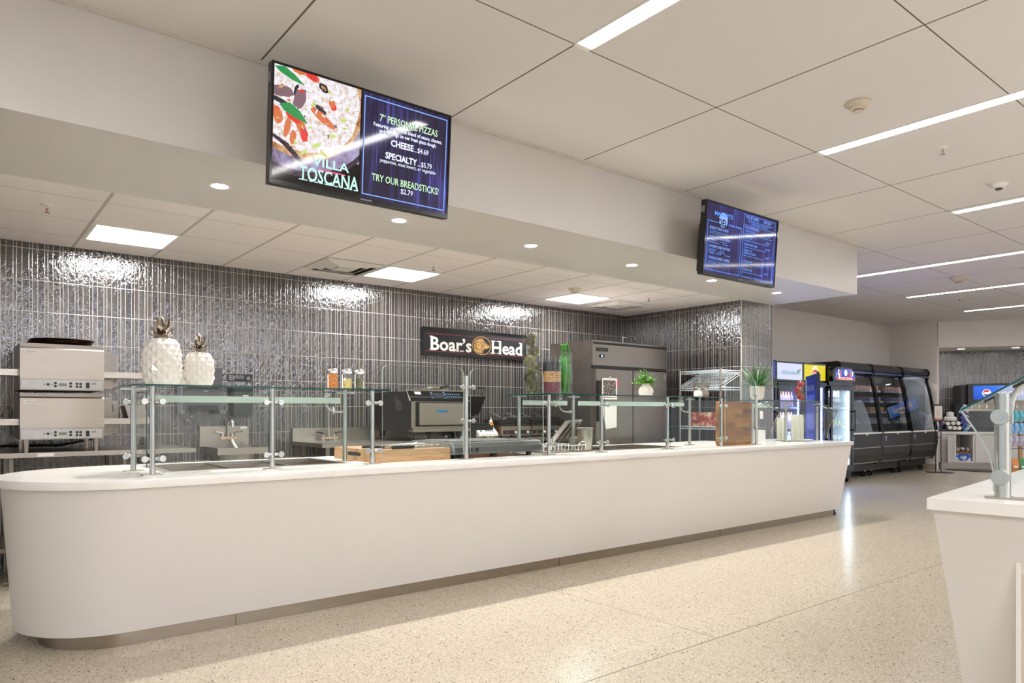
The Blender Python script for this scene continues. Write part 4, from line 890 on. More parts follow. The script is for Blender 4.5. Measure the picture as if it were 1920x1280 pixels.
t = thing('crumb_guard', 'dark slanted sheet of metal standing on the lower conveyor rail', 'metal guard', (1.18, 6.40, 1.20)); MB().hexa([(-.06,-.1,0), (.09,-.1,0), (.09,.1,0), (-.06,.1,0), (-.09,-.1,.11), (.05,-.1,.11), (.05,.1,.11), (-.09,.1,.11)]).build('sheet', 'dsteel', t)
pan0 = None
for k, l in enumerate(('lowest dark bronze pizza pan on top of the upper oven', 'middle dark bronze pizza pan on top of the upper oven', 'topmost dark bronze pizza pan on the stack')):
    loc = (.66+.01*k, 6.38, 1.758+.013*k)
    if pan0 is None:
        pan0 = thing('pizza_pan', l, 'pan', loc, group='pizza pans stacked on the ovens'); MB().lathe([(.001, 0), (.19, 0), (.205, .018), (.214, .020), (.212, .024), (.202, .022), (.187, .005), (.001, .004)], seg=40).build('pan', mat('bronze_pan', '#3f2416', .3, .8, .2), pan0, smooth=True)
    else: dup(pan0, loc, label=l)
t = tag(MB().tube([(-.2, 6.8, 1.02), (.25, 6.75, .995), (.7, 6.78, .99), (1.0, 6.82, 1.05), (1.02, 6.9, 1.1)], .012).build('power_cord', 'black', smooth=True), 'thick black power cord looping under the conveyor ovens', 'cord')
# wall fixtures
t = thing('hand_sink', 'wall hung stainless hand sink with gooseneck tap', 'sink', (2.05, 6.97, .80))
MB().box(-.23, .215, -.03, 0, .135, .325).build('backsplash', 'ovensteel', t, bevel=.004)
b = MB(); b.box(-.18, .27, -.42, -.40, .075, .135).box(-.18, -.16, -.40, 0, .075, .135).box(.25, .27, -.40, 0, .075, .135).box(-.18, .27, -.03, 0, .075, .135)
b.lathe([(.21, .09), (.20, -.02), (.14, -.06), (.001, -.06)], (.045, -.21, 0), 24, cap=False); b.build('basin', 'ovensteel', t)
MB().box(.14, .20, -.034, -.03, .30, .318).build('label_plate', 'white', t)
def tap(par, x, y, z, h, sp=.045, neck=.012, wings=True, reach=.14):
    MB().box(x-sp-.03, x+sp+.03, y-.035, y+.0, z-.012, z+.012).cyl((x-sp, y-.018, z-.02), (x-sp, y-.018, z+.04), .017).cyl((x+sp, y-.018, z-.02), (x+sp, y-.018, z+.04), .017).build('tap_body', 'chrome', par, bevel=.003)
    MB().tube([(x, y-.02, z)] + [(x, y-.02, z+h*.8)] + [(x, y-.02-reach/2+reach/2*math.cos(a), z+h*.8+reach/2*math.sin(a)) for a in [k*PI/6 for k in range(1, 7)]] + [(x, y-.02-reach, z+h*.72)], neck, 10).build('spout', 'chrome', par, smooth=True)
    for s in (-1, 1): MB().tube([(x+s*sp, y-.018, z+.045), (x+s*(sp+.03), y-.03, z+.055), (x+s*(sp+.085), y-.05, z+.062)], .007).build('lever', 'chrome' if wings else 'black', par, smooth=True)
tap(t, .02, -.03, .215, .14)
t = tag(MB().tube([(2.10, 6.90, .995), (2.11, 6.86, .95), (2.13, 6.78, .885)], .012).build('soap_brush', 'white', smooth=True), 'slim white stick leaning over the hand sink tap', 'brush')
t = thing('paper_towel_dispenser', 'large smoked grey paper towel dispenser on the tiled wall', 'dispenser', (1.79, 6.97, 1.245)); MB().box(-.155, .185, -.20, 0, .03, .42).build('cover', 'dgrey', t, bevel=.035); MB().box(-.165, -.135, -.19, -.02, .0, .24).box(.165, .195, -.19, -.02, .0, .24).build('side_frame', 'mgrey', t, bevel=.01); MB().box(-.12, .15, -.205, -.15, .035, .075).build('chute', 'black', t); MB().box(.02, .06, -.206, -.2, .20, .21).build('badge', 'mgrey', t)
t = thing('soap_dispenser', 'dark green black soap dispenser beside the hand wash sign', 'dispenser', (2.20, 6.97, 1.22)); MB().box(-.095, .085, -.11, 0, .0, .26).build('body', mat('dark_green_plastic', '#252c1d', .3), t, bevel=.03); MB().box(-.01, .04, -.114, -.11, .19, .2).build('badge', 'white', t)
t = thing('wash_hands_sign', 'small black sign asking employees to wash hands', 'sign', (2.19, 6.968, 1.555)); MB().box(-.115, .115, -.006, 0, 0, .07).build('plate', 'black', t, bevel=.002)
for i, s in enumerate(('Employees Must Wash', 'Hands Before Returning', 'To Work')): text(s, t, 'white', -.10, .04 if i < 2 else -.05, .047-.018*i, .009, -.0072, .01)
MB().lathe([(.001, -.0075), (.018, -.0075), (.018, -.0062), (.001, -.0062)], (.085, 0, .030), 14, axis='y').box(.070, .100, -.0075, -.0062, .012, .022).build('hand_mark', 'mgrey', t)
t = thing('soda_cup', 'white blue and red paper cup hanging below the oven table edge', 'cup', (1.44, 6.88, .76)); MB().lathe([(.001,0), (.025, 0), (.033, .13), (.001, .13)], seg=16).build('cup', speckle('soda_print', '#2c3f8c', '#d8d8e0', '#b33a3a', 24), t, smooth=True)
# prep table with sink
t = thing('prep_table', 'long stainless prep table with backsplash and sink along the tiled wall', 'table', (4.0, 6.55, 0))
MB().box(2.70, 3.35, 6.20, 6.96, TZ-.038, TZ).box(3.35, 5.76, 6.20, 6.96, TZ-.038, TZ).build('table_top', 'steel', t, bevel=.003, world=True)
MB().box(2.70, 5.76, 6.92, 6.965, TZ, TZ+.13).build('backsplash', 'steel', t, world=True, bevel=.003)
MB().box(2.76, 2.80, 6.26, 6.30, 0, TZ-.038).box(2.76, 2.80, 6.84, 6.88, 0, TZ-.038).build('leg', 'steel2', t, world=True)
for x in (3.45, 4.6, 5.7): MB().cyl((x, 6.28, 0), (x, 6.28, TZ-.038), .02).build('leg', 'steel2', t, world=True)
MB().box(2.9, 3.4, 6.30, 6.8, .68, TZ-.04).build('sink_bowl', 'steel2', t, world=True, bevel=.02); MB().box(3.40, 5.7, 6.24, 6.9, .3, .33).build('undershelf', 'steel2', t, world=True)
tb = thing('gooseneck_tap', 'tall chrome gooseneck tap with wing levers on the prep table', 'tap', (3.05, 6.86, TZ)); tap(tb, 0, 0, .03, .33, .06, .009, False, .12)
for s in (-1, 1): MB().cyl((s*.06, -.018, 0), (s*.06, -.018, .03), .02).build('base', 'chrome', tb)
# countertop rapid cook oven
t = thing('rapid_cook_oven', 'rapid cook oven with steel door and black control panel', 'oven', (3.92, 6.48, TZ))
MB().prism([(-.36, .10), (.38, .10), (.38, .50), (-.30, .505), (-.37, .44)], -.345, .345, 'x').build('cabinet', 'char', t, bevel=.008)
MB().hexa([(-.35, -.385, .415), (.35, -.385, .415), (.35, -.36, .41), (-.35, -.36, .41), (-.35, -.315, .508), (.35, -.315, .508), (.35, -.29, .50), (-.35, -.29, .50)]).build('control_panel', 'gloss', t)
MB().tube([(-.352, -.39, .405), (-.352, -.315, .512), (.352, -.315, .512), (.352, -.39, .405)], .008).build('panel_rim', 'steel', t)
def tilt_flat(b, x0_, x1_, f0, f1, off=.004):
    P = lambda x, f: (x, -.385+.07*f-off, .415+.093*f)
    b.poly([P(x0_, f0), P(x1_, f0), P(x1_, f1), P(x0_, f1)])
b = MB(); tilt_flat(b, -.05, .06, .25, .85); b.build('touch_display', glow('dim_display', '#3a3550', .6), t)
b = MB(); [tilt_flat(b, x, x+.022, f, f+.16) for x in (-.085, .068) for f in (.2, .5, .75)]; [tilt_flat(b, .10+.026*k, .115+.026*k, f, f+.12) for k in range(7) for f in (.35, .62)]; b.build('key_pad', mat('key_blue', '#4f6a8c', .4), t); b = MB(); tilt_flat(b, -.27, -.20, .62, .9); b.build('white_sticker', 'white', t)
MB().box(-.335, .335, -.385, -.36, .13, .40).build('door_surround', 'ovensteel', t, bevel=.01); MB().box(-.285, .30, -.40, -.38, .15, .395).build('door_shadow_gap', 'black', t, bevel=.01)
MB().box(-.265, .285, -.425, -.395, .165, .385).build('door', 'ovensteel', t, bevel=.012); MB().prism([(-.075, .30), (-.06, .29), (.0, .287), (.06, .29), (.075, .30), (.06, .31), (0, .313), (-.06, .31)], -.4265, -.425, 'y').build('logo_badge', mat('logo_blue', '#1f7fb4', .4), t)
MB().box(-.345, .335, -.44, -.34, .095, .125).box(-.335, .30, -.42, -.36, .127, .14).build('crumb_tray', 'ovensteel', t, bevel=.005)
for x in (-.29, .29):
    for y in (-.30, .30): MB().lathe([(.014, 0), (.014, .03), (.03, .04), (.036, .10)], (x, y, 0), 12).build('leg', 'char', t)
MB().box(-.20, -.05, -.1, .1, .505, .515).build('lid_plate', 'white', t)
t = thing('steel_tray', 'shallow steel tray lying on top of the rapid cook oven', 'tray', (4.0, 6.40, TZ+.508)); MB().box(-.16, .16, -.1, .12, 0, .035).build('tray', 'steel', t, bevel=.004)
t = thing('pan_with_handle', 'small pan with black handle on the rapid cook oven', 'pan', (4.06, 6.30, TZ+.545)); MB().tube([(-.03, -.05, .0), (.05, -.03, .025), (.08, -.02, .03)], .014).build('handle', 'black', t, smooth=True); MB().lathe([(.001, 0), (.07, 0), (.078, .015)], (-.06, .03, -.002), 20, cap=False).build('dish', 'white', t, smooth=True)
t = thing('salt_carton', 'light blue carton with red and navy picture beside the rapid oven', 'box', (4.27, 6.25, TZ)); MB().box(-.05, .05, -.03, .03, 0, .115).build('carton', mat('light_blue_card', '#b7cbd6', .6), t, bevel=.002); MB().lathe([(.001, -.032), (.025, -.032), (.025, -.0305), (.001, -.0305)], (-.015, 0, .075), 16, axis='y').build('round_label', mat('label_navy', '#2d5c8e', .5), t)
t = thing('open_contact_grill', 'open contact grill with raised black lid and wire handle', 'grill', (4.52, 6.45, TZ))
MB().box(-.20, .20, -.20, .25, .03, .15).build('base', 'char', t, bevel=.02); MB().box(-.18, .18, -.18, .2, .15, .165).build('lower_plate', 'black', t)
MB().hexa([(-.20, .0, .27), (.15, .0, .27), (.15, .06, .25), (-.20, .06, .25), (-.22, -.06, .47), (.20, -.06, .47), (.20, .03, .47), (-.22, .03, .47)]).build('raised_lid', 'gloss', t, bevel=.006); MB().box(-.21, .19, -.05, .03, .47, .478).build('lid_top', 'steel', t)
MB().tube([(-.17, -.06, .46), (-.12, -.18, .56), (.10, -.18, .56), (.14, -.06, .46)], .005).tube([(-.10, -.18, .56), (.09, -.18, .56)], .010).build('handle', 'black', t)
for s in (-1, 1): MB().tube([(s*.15, .1, .15), (s*.13, .08, .28)], .012).build('hinge_arm', 'chrome', t)
for x in (-.16, .16):
    for y in (-.15, .2): MB().cyl((x, y, 0), (x, y, .03), .015).build('foot', 'chrome', t)
t = thing('slicer_base', 'flat topped black machine behind the white scale', 'appliance', (4.68, 6.83, TZ)); MB().prism([(-.12, .0), (.17, .0), (.17, .21), (.11, .24), (-.12, .24)], -.10, .08, 'y').build('body', 'gloss', t, bevel=.006); MB().box(-.12, .16, -.105, -.10, .17, .2).build('trim_band', 'steel', t)
t = thing('kitchen_scale', 'white tilted kitchen scale terminal with dark display', 'scale', (4.62, 6.28, TZ))
MB().hexa([(-.13, -.08, .03), (.13, -.08, .03), (.13, .1, .03), (-.13, .1, .03), (-.13, -.08, .055), (.13, -.08, .055), (.13, .06, .165), (-.13, .06, .165)]).build('body', 'white', t, bevel=.004)
b = MB(); P = lambda x, f: (x, -.08+.14*f-.002, .0565+.11*f+.001); b.poly([P(-.02, .2), P(.10, .2), P(.10, .85), P(-.02, .85)]); b.build('display', 'gloss', t)
b = MB(); b.poly([P(-.12, .55), P(-.06, .6), P(-.07, .95), P(-.13, .9)]); b.build('picture_red', mat('maroon_print', '#6d1f22', .4), t); b = MB(); b.poly([P(-.10, .15), P(-.07, .2), P(-.05, .5), P(-.08, .4)]); b.build('picture_black', 'black', t)
for x in (-.1, .1): MB().cyl((x, 0, 0), (x, 0, .03), .012).build('foot', 'chrome', t)
t = thing('squeeze_bottle', 'orange squeeze bottle with white nozzle next to the grills', 'bottle', (4.80, 6.40, TZ)); MB().lathe([(.001, 0), (.03, 0), (.032, .02), (.032, .15), (.02, .18), (.001, .18)], seg=18).build('bottle', mat('orange_sauce', '#d8861a', .3), t, smooth=True); MB().lathe([(.022, .18), (.018, .195), (.006, .21), (.003, .235), (.001, .235)], seg=14, cap=False).build('nozzle', 'white', t, smooth=True)
def panini(x, label):
    t = thing('panini_grill', label, 'grill', (x, 6.50, TZ), group='double panini grills on the prep table')
    MB().box(-.23, .23, -.2, .2, .03, .13).build('base', 'ovensteel', t, bevel=.005); MB().box(-.20, .20, -.206, -.20, .04, .085).build('control_panel', mat('dark_green_panel', '#17241f', .4), t)
    for k, (dx, m) in enumerate(((-.15, 'tredk'), (-.03, 'white'), (.03, 'tredk'), (.15, 'white'))):
        if m == 'tredk': MB().box(dx-.014, dx+.014, -.211, -.206, .053, .073).build('rocker_switch', mat('red_switch', '#a33b30', .3), t)
        else: MB().cyl((dx, -.206, .063), (dx, -.222, .063), .015, seg=16).build('knob', 'white', t)
    for s in (-1, 1):
        MB().box(s*.11-.10, s*.11+.10, -.18, .16, .132, .16).box(s*.11-.10, s*.11+.10, -.18, .16, .165, .205).build('ribbed_plate', 'char', t, bevel=.004)
        MB().tube([(s*.11-.09, -.12, .19), (s*.11-.085, -.23, .225), (s*.11+.085, -.23, .225), (s*.11+.09, -.12, .19)], .006).build('handle_arm', 'chrome', t, smooth=True); MB().cyl((s*.11-.075, -.23, .225), (s*.11+.075, -.23, .225), .014).build('handle_grip', 'black', t)
        MB().tube([(s*.11-.05, .18, .14), (s*.11-.05, .19, .25), (s*.11, .12, .28), (s*.11+.05, .0, .22)], .008).build('cable_loop', 'black', t)
    for a in (-.2, .2):
        for c in (-.16, .16): MB().cyl((a, c, 0), (a, c, .03), .012).build('foot', 'black', t)
panini(4.98+.12, 'dark panini grill partly hidden between the orange bottle and guard post'); panini(5.42+.12, 'steel double panini grill with two black handles and white knobs, beside the refrigerator')
# wall sign
t = thing('wall_sign', "black rectangular brand sign with cream lettering and a gold animal head on tiles", 'sign', (4.99, 6.968, 1.915)); sw = .765
MB().box(-sw, sw, -.045, 0, 0, .322).build('board', 'black', t, bevel=.004); MB().box(-sw+.0, sw, -.050, -.045, .285, .322).build('top_rail', 'gloss', t)
red = mat('sign_red_line', '#8c2b36', .5); MB().box(-sw+.03, sw-.01, -.0465, -.045, .246, .251).build('red_line', red, t); MB().box(-sw+.03, sw-.01, -.0465, -.045, .044, .049).build('red_line', red, t)
crm = mat('sign_cream', '#e9e3d6', .5); M['crm'] = crm; gold = mat('sign_gold', '#c79a55', .45); M['gold'] = gold
def serif_word(s, x, z, hgt, xe):
    o = text(s, t, 'crm', x, xe, z, hgt, -.047, .022); return o
serif_word('Boar’s', -.665, .062, .158, -.09); serif_word('Head', .215, .062, .158, .69)
b = MB()
for x, w_ in ((-.655, .06), (-.31+.06, .05), (.222, .05), (.31, .05)):
    pass
for x, z, w_ in ((-.678, .062, .045), (-.678, .211, .045), (-.262, .062, .06), (.203, .062, .065), (.203, .211, .065), (.292, .062, .065), (.292, .211, .065), (.665, .062, .035), (.648, .211, .03)): b.box(x, x+w_, -.0475, -.0455, z, z+.010)
b.build('letter_serifs', 'crm', t)
b = MB(); R1, R2 = [], []
for k in range(40): a = 2*PI*k/40; R1.append((.062+.142*math.cos(a), .148+.112*math.sin(a))); R2.append((.062+.134*math.cos(a), .148+.104*math.sin(a)))
for k in range(40): j = (k+1) % 40; b.prism([R1[k], R1[j], R2[j], R2[k]], -.048, -.045, 'y')
b.build('emblem_ring', 'gold', t)
head = [(-.045, .085), (-.052, .14), (-.05, .19), (-.02, .215), (.03, .235), (.06, .236), (.09, .225), (.11, .195), (.15, .165), (.175, .158), (.182, .145), (.175, .128), (.15, .118), (.12, .112), (.085, .085), (.07, .058), (.045, .05), (.01, .062)]
MB().prism([(x+.0, z) for x, z in head], -.048, -.045, 'y').build('boar_head', speckle('gold_fur', '#6e4f25', '#b88a48', '#cfa25c', 26), t); MB().box(.108, .116, -.049, -.048, .168, .174).build('boar_eye', 'black', t); MB().prism([(.148, .122), (.158, .142), (.154, .120)], -.0495, -.048, 'y').build('tusk', 'crm', t)
MB().cyl((.19, -.045, .062), (.19, -.0465, .062), .007).build('dot', 'crm', t)
# refrigerator
t = thing('refrigerator', 'two door stainless reach-in refrigerator in the kitchen corner', 'refrigerator', (6.44, 6.12, 0)); fx = .66
MB().box(-fx, fx, -.33, .37, .12, 2.09).build('cabinet', 'dsteel', t, bevel=.006); MB().box(-fx, fx, -.36, -.33, 1.80, 2.09).build('header', 'dsteel', t, bevel=.008); MB().box(-fx+.01, fx-.01, -.365, -.36, 2.045, 2.07).box(-fx+.01, fx-.01, -.362, -.33, 1.765, 1.797).build('grille', 'char', t)
MB().box(-fx+.06, -fx+.25, -.366, -.36, 1.965, 2.005).build('brand_plate', 'black', t); text('Continental', t, 'mgrey', -fx+.075, -fx+.235, 1.978, .018, -.367, .008); MB().box(-fx+.11, -fx+.19, -.368, -.36, 1.895, 1.925).build('thermostat', 'black', t); MB().box(-fx+.135, -fx+.16, -.3695, -.368, 1.902, 1.918).build('thermostat_digits', glow('blue_digits', '#7fa6ff', 5), t)
for s in (-1, 1):
    d = MB().box(min(s*.008, s*(fx-.03)), max(s*.008, s*(fx-.03)), -.385, -.33, .16, 1.755).build('door', 'dsteel', t, bevel=.006)
    if s < 0: MB().box(-fx+.035, -fx+.07, -.43, -.385, 1.15, 1.62).build('handle', 'char', d, bevel=.005)
    else: MB().box(fx-.10, fx-.05, -.389, -.385, 1.66, 1.72).build('lock', 'mgrey', d)
for x in (-.6, .6):
    for y in (-.3, .33): MB().cyl((x, y, 0), (x, y, .12), .03).build('foot', 'char', t)
t = tag(MB().cyl((6.55, 6.0, 2.09), (6.55, 6.0, 2.2), .006).cyl((6.55, 6.0, 2.19), (6.60, 6.0, 2.185), .006).build('probe_hook', 'chrome'), 'small metal hook sticking up on top of the refrigerator', 'hook')
t = thing('clipped_notice', 'dark printed notice in a white border clipped to the refrigerator door', 'notice', (6.03, 5.732, 1.53)); MB().box(-.125, .125, -.003, 0, -.125, .125).build('sheet', 'white', t); MB().box(-.108, .105, -.004, -.003, -.105, .10).build('print', speckle('chalk_print', '#2a2624', '#4a4541', '#b9b3ab', 60), t); MB().box(.125, .145, -.002, 0, .02, .11).build('pink_tab', mat('pink_tab', '#f0357c', .5), t); MB().lathe([(.001, -.012), (.016, -.012), (.02, 0), (.001, 0)], (0, 0, .13), 14, axis='y').build('clip', 'chrome', t)
t = thing('hanging_papers', 'white papers hanging on the refrigerator door below the clipped notice', 'paper', (6.03, 5.732, 1.20)); MB().prism([(-.12, .15), (.12, .16), (.118, -.12), (-.06, -.14), (-.10, .0)], -.003, 0, 'y').build('sheet', 'white', t)
# wire shelving
t = thing('wire_shelving', 'chrome wire shelving rack against the tiled pillar wall', 'shelving', (7.40, 5.33, 0))
for x in (-.20, .20):
    for y in (-.30, .30): MB().cyl((x, y, 0), (x, y, 1.78), .014).build('post', 'steel', t)
def wshelf(z, slope=0):
    b = MB()
    for dz in (0, -.03):
        b.tube([(-.2, -.3, z+dz), (.2, -.3, z+dz+slope), (.2, .3, z+dz+slope), (-.2, .3, z+dz), (-.2, -.3, z+dz)], .0045, 6)
    for k in range(1, 16): y = -.3+.6*k/16; b.tube([(-.2, y, z), (.2, y, z+slope)], .003, 5)
    for k in range(0, 17): y = -.3+.6*k/16; b.cyl((-.2, y, z-.03), (-.2, y, z), .0018, seg=5)
    for x in (-.07, .07): b.tube([(x, -.3, z-.008+slope*(x+.2)/.4), (x, .3, z-.008+slope*(x+.2)/.4)], .0025, 5)
    b.build('shelf', 'wire', t)
for z, s in ((1.765, 0), (1.58, .17), (1.56, 0), (1.08, 0), (.55, 0), (.15, 0)): wshelf(z, s)
for i, (x, y, z, a, b_, c, m, l) in enumerate(((7.42, 5.30, 1.083, .17, .24, .07, 'redbox', 'low red wrapped pack on the rack shelf at counter height'), (7.42, 5.25, .553, .16, .2, .14, 'tanbox', 'tan carton low on the wire rack'), (7.44, 5.42, 1.155, .14, .14, .10, 'redbox', 'red wrapped pack on top of the lower red pack'))):
    if m not in M: M[m] = speckle(m, '#7c2f24' if 'red' in m else '#8a6a3c', '#a8452f' if 'red' in m else '#b08a52', '#c9b9a5', 12)
    t2 = thing('food_pack', l, 'pack', (x, y, z)); MB().box(-a, a, -b_, b_, 0, c).build('wrapper', m, t2, bevel=.01)
t = thing('light_switch', 'small white wall switch on the tiled pillar end', 'switch', (8.12, 5.068, 1.17)); MB().box(-.03, .03, -.008, 0, 0, .10).build('plate', 'white', t, bevel=.002); MB().box(-.012, .012, -.012, -.008, .03, .07).build('toggle', 'white', t)

# ================================================================ drinks coolers along the far wall
M['innerblue'] = mat('cool_interior', '#2b3050', .6, var=.1); M['innerwhite'] = mat('white_interior', '#aeb9c4', .5)
M['ledblue'] = dots('blue_white_led', '#6f8cff', 40); M['ledwhite'] = glow('white_led', '#dff4ff', 26)
def bottle_proto(name, cat, label, group, bm_, cap, r=.032, h=.23, cat_lab=None):
    t = thing(name, label, cat, (0, 0, 0), group=group)
    MB().lathe([(.001, 0), (r, 0), (r, h*.62), (r*.38, h*.86), (r*.38, h*.92)], seg=10, cap=False).build('bottle', bm_, t, smooth=True)
    MB().lathe([(r*.45, h*.90), (r*.45, h), (.001, h)], seg=10, cap=False).build('cap', cap, t)
    return t
org_cap = mat('orange_cap_glow', '#e08a3a', .5, emit=.25, ecol='#e08a3a'); whcap = mat('white_cap', '#e8e8f4', .5)  # faint emission in the orange caps stands in for light falling on them
juice = speckle('juice_label', '#c46a2a', '#e8dfe8', '#c23a30', 22); water = speckle('water_label', '#8fa6f0', '#dfe4ff', '#5a6fd0', 26); tea = speckle('tea_label', '#7a2630', '#a8a0c8', '#30304a', 20)
def cooler(x0, x1, yf, yb, ztop, label, hdr, ledm, interior='innerblue', led_right=False, door0=.16, hz0=None):
    w = x1-x0; d = yb-yf; t = thing('drinks_cooler', label, 'drinks cooler', ((x0+x1)/2, yf, 0), group='upright glass door coolers'); a = -w/2; b_ = w/2; hz = hz0 or ztop-.30
    m = MB(); m.box(a, a+.05, .03, d, .08, ztop).box(b_-.05, b_, .03, d, .08, ztop).box(a+.05, b_-.05, d-.05, d, .08, ztop).box(a+.05, b_-.05, .03, d-.05, ztop-.05, ztop).box(a+.05, b_-.05, .03, d-.05, .08, .32); m.build('cabinet', 'gloss', t)
    MB().box(a, b_, -.0, .03, hz-.02, ztop).build('header_frame', 'gloss', t, bevel=.01)
    MB().box(a+.05, b_-.05, d-.06, d-.05, .32, hz-.04).box(a+.05, a+.055, .06, d-.06, .32, hz-.04).box(b_-.055, b_-.05, .06, d-.06, .32, hz-.04).build('lining', interior, t)
    MB().box(a+.01, a+.075, -.03, .0, .22, hz-.03).box(b_-.075, b_-.01, -.03, .0, .22, hz-.03).box(a+.075, b_-.075, -.03, 0, .22, .30).box(a+.075, b_-.075, -.03, 0, hz-.10, hz-.03).build('door_frame', 'gloss', t, bevel=.003)
    MB().box(a+.075, b_-.075, -.02, -.014, .30, hz-.10).build('door_glass', 'smoke', t)
    MB().cyl((b_-.045, -.07, .9), (b_-.045, -.07, 1.3), .012).box(b_-.055, b_-.035, -.07, -.03, .92, .95).box(b_-.055, b_-.035, -.07, -.03, 1.25, 1.28).build('handle', 'char', t)
    for k in range(7): MB().box(a+.05, b_-.05, -.004, .03, .10+.028*k, .112+.028*k).build('louver', 'char', t)
    for s in ((1,) if led_right else (-1, 1)):
        xx = s*(w/2-.10); MB().box(xx-.014, xx+.014, .02, .035, .32, hz-.11).build('led_strip', ledm, t)
    for z in (.34, .67, 1.0, 1.33):
        m = MB()
        for k in range(9): xx = a+.07+(w-.14)*k/8; m.cyl((xx, .07, z), (xx, d-.07, z), .004, seg=5)
        m.box(a+.06, b_-.06, .065, .072, z-.02, z+.012).build('shelf', 'wire', t)
    for z in (hz-.12, 1.28, .95):  # extra area lights, added to lift the LED strips' glow on the goods
        ld = bpy.data.lights.new('cooler_fill', 'AREA'); ld.shape = 'RECTANGLE'; ld.size = w-.2; ld.size_y = .03; ld.energy = 6.0 if ledm == 'ledblue' else 2.5; ld.color = (.38, .45, 1) if ledm == 'ledblue' else (.85, .97, 1)
        lo = bpy.data.objects.new('cooler_fill', ld); C.objects.link(lo); lo.parent = t; lo.location = (0, .045, z); lo.rotation_euler = (.35, 0, 0)
    for x in (a+.06, b_-.06): MB().cyl((x-.02, .08, .04), (x+.02, .08, .04), .04).build('caster', 'black', t)
    return t, a, b_, hz
hw = glow('white_header', '#d8deff', 1.0); hy = glow('yellow_header', '#e6d400', 1.0); hb = glow('blue_header', '#2430c0', .8)
def header(t, a, b_, z0, z1, m): MB().box(a+.03, b_-.03, -.006, 0, z0, z1).build('lit_header', m, t)
YF = 6.15
t, a, b_, hz = cooler(9.46, 10.27, YF, 7.0, 2.085, 'blue headed drinks cooler half hidden behind the tiled pillar', hb, 'ledblue'); header(t, a, b_, hz+.01, 2.06, hb)
t, a, b_, hz = cooler(10.28, 11.09, YF, 7.0, 2.075, 'drinks cooler with white lit header and orange capped bottles', hw, 'ledblue'); header(t, a, b_, hz+.01, 2.05, hw)
MB().box(a, a+.0, 0, 0, 0, 0) if False else None
g_teal = glow('sign_teal', '#3a9cae', .8); M['g_teal'] = g_teal; M['g_green'] = glow('sign_green', '#1f9d6c', .8); M['g_or'] = glow('sign_orange', '#e8703a', 1); M['g_red'] = glow('sign_red', '#d02a28', 1); M['g_white'] = glow('sign_white', '#fff6f0', 1); M['g_blue'] = glow('sign_blue', '#2a48c8', .9)
text('helloGoodness', t, 'g_teal', -.25, .19, 1.87, .075, -.008, .004)
MB().lathe([(.001, -.010), (.042, -.010), (.042, -.008), (.001, -.008)], (.245, 0, 1.91), 20, axis='y').build('logo_dot', 'g_green', t); MB().lathe([(.001, -.010), (.018, -.010), (.018, -.008), (.001, -.008)], (.30, 0, 1.955), 14, axis='y').build('logo_dot', 'g_or', t); text('g', t, 'g_white', .225, .262, 1.89, .05, -.011, .01)
t, a, b_, hz = cooler(11.10, 11.85, YF, 7.0, 2.085, 'drinks cooler with bright yellow lit header', hy, 'ledblue'); header(t, a, b_, hz+.01, 2.055, hy)
MB().lathe([(.001, -.009), (.10, -.009), (.10, -.007), (.001, -.007)], (.0, 0, 1.94), 24, axis='y').build('logo_glow', glow('pale_yellow', '#fff8c8', 1), t)
MB().prism([(-.085, 1.90), (0, 1.875), (.085, 1.90), (.085, 1.955), (0, 1.98), (-.085, 1.955)], -.012, -.0095, 'y').build('logo_badge', 'g_red', t); text('Lipton', t, 'g_white', -.065, .065, 1.91, .035, -.0125, .02)
# rounded header cooler with white light
t, a, b_, hz = cooler(11.86, 12.70, 6.10, 6.95, 2.04, 'cooler with a rounded colourful header and bright white inside light', None, 'ledwhite', 'innerwhite', True, hz0=1.74)
pts = [(-.36, 1.79), (.36, 1.79)] + [(.36+.06*math.sin(k*PI/8), 1.79+.09-.09*math.cos(k*PI/8)) for k in range(1, 5)] + [(.33-.12*(1-math.cos(k*PI/8)), 1.90+.14*math.sin(k*PI/8)) for k in range(1, 5)] + [(-.25, 2.04), (-.36, 1.98), (-.39, 1.88)]
pts = [(x*1.04-.01, z) for x, z in pts]; MB().prism(pts, -.06, .0, 'y').build('header_housing', 'gloss', t, bevel=.01)
pp = [(-.30, 1.82), (.36, 1.82), (.385, 1.88), (.34, 1.96), (.24, 2.01), (-.20, 2.01), (-.28, 1.96)]
pp = [(x*1.04-.01, z) for x, z in pp]; MB().prism(pp, -.064, -.061, 'y').build('lit_header', speckle('cool_header', '#1d3bbf', '#3f5fe0', '#c8d0ff', 7, emit=.8), t)
MB().prism([(-.30, 1.82), (.36, 1.82), (.375, 1.86), (.1, 1.875), (-.29, 1.86)], -.0665, -.0645, 'y').build('red_band', glow('red_band', '#e03a20', 1), t); text('COOL ZONE', t, 'g_white', -.20, .28, 1.828, .040, -.069, .03)
MB().lathe([(.001, -.0675), (.055, -.0675), (.055, -.065), (.001, -.065)], (.04, 0, 1.945), 20, axis='y').build('emblem', 'g_white', t)
for i, (x, z, m) in enumerate(((-.15, 1.93, 'tor'), (-.22, 1.95, 'g_white'), (.20, 1.94, 'tor'), (.28, 1.93, 'g_white'), (-.06, 1.90, 'g_blue'), (.17, 1.89, 'g_red'), (-.20, 1.88, 'g_white'), (.30, 1.88, 'g_blue'))): MB().prism([(x-.02, z-.045), (x+.02, z-.045), (x+.03, z+.045), (x-.01, z+.045)], -.0675, -.0645, 'y').build('header_picture', m, t)
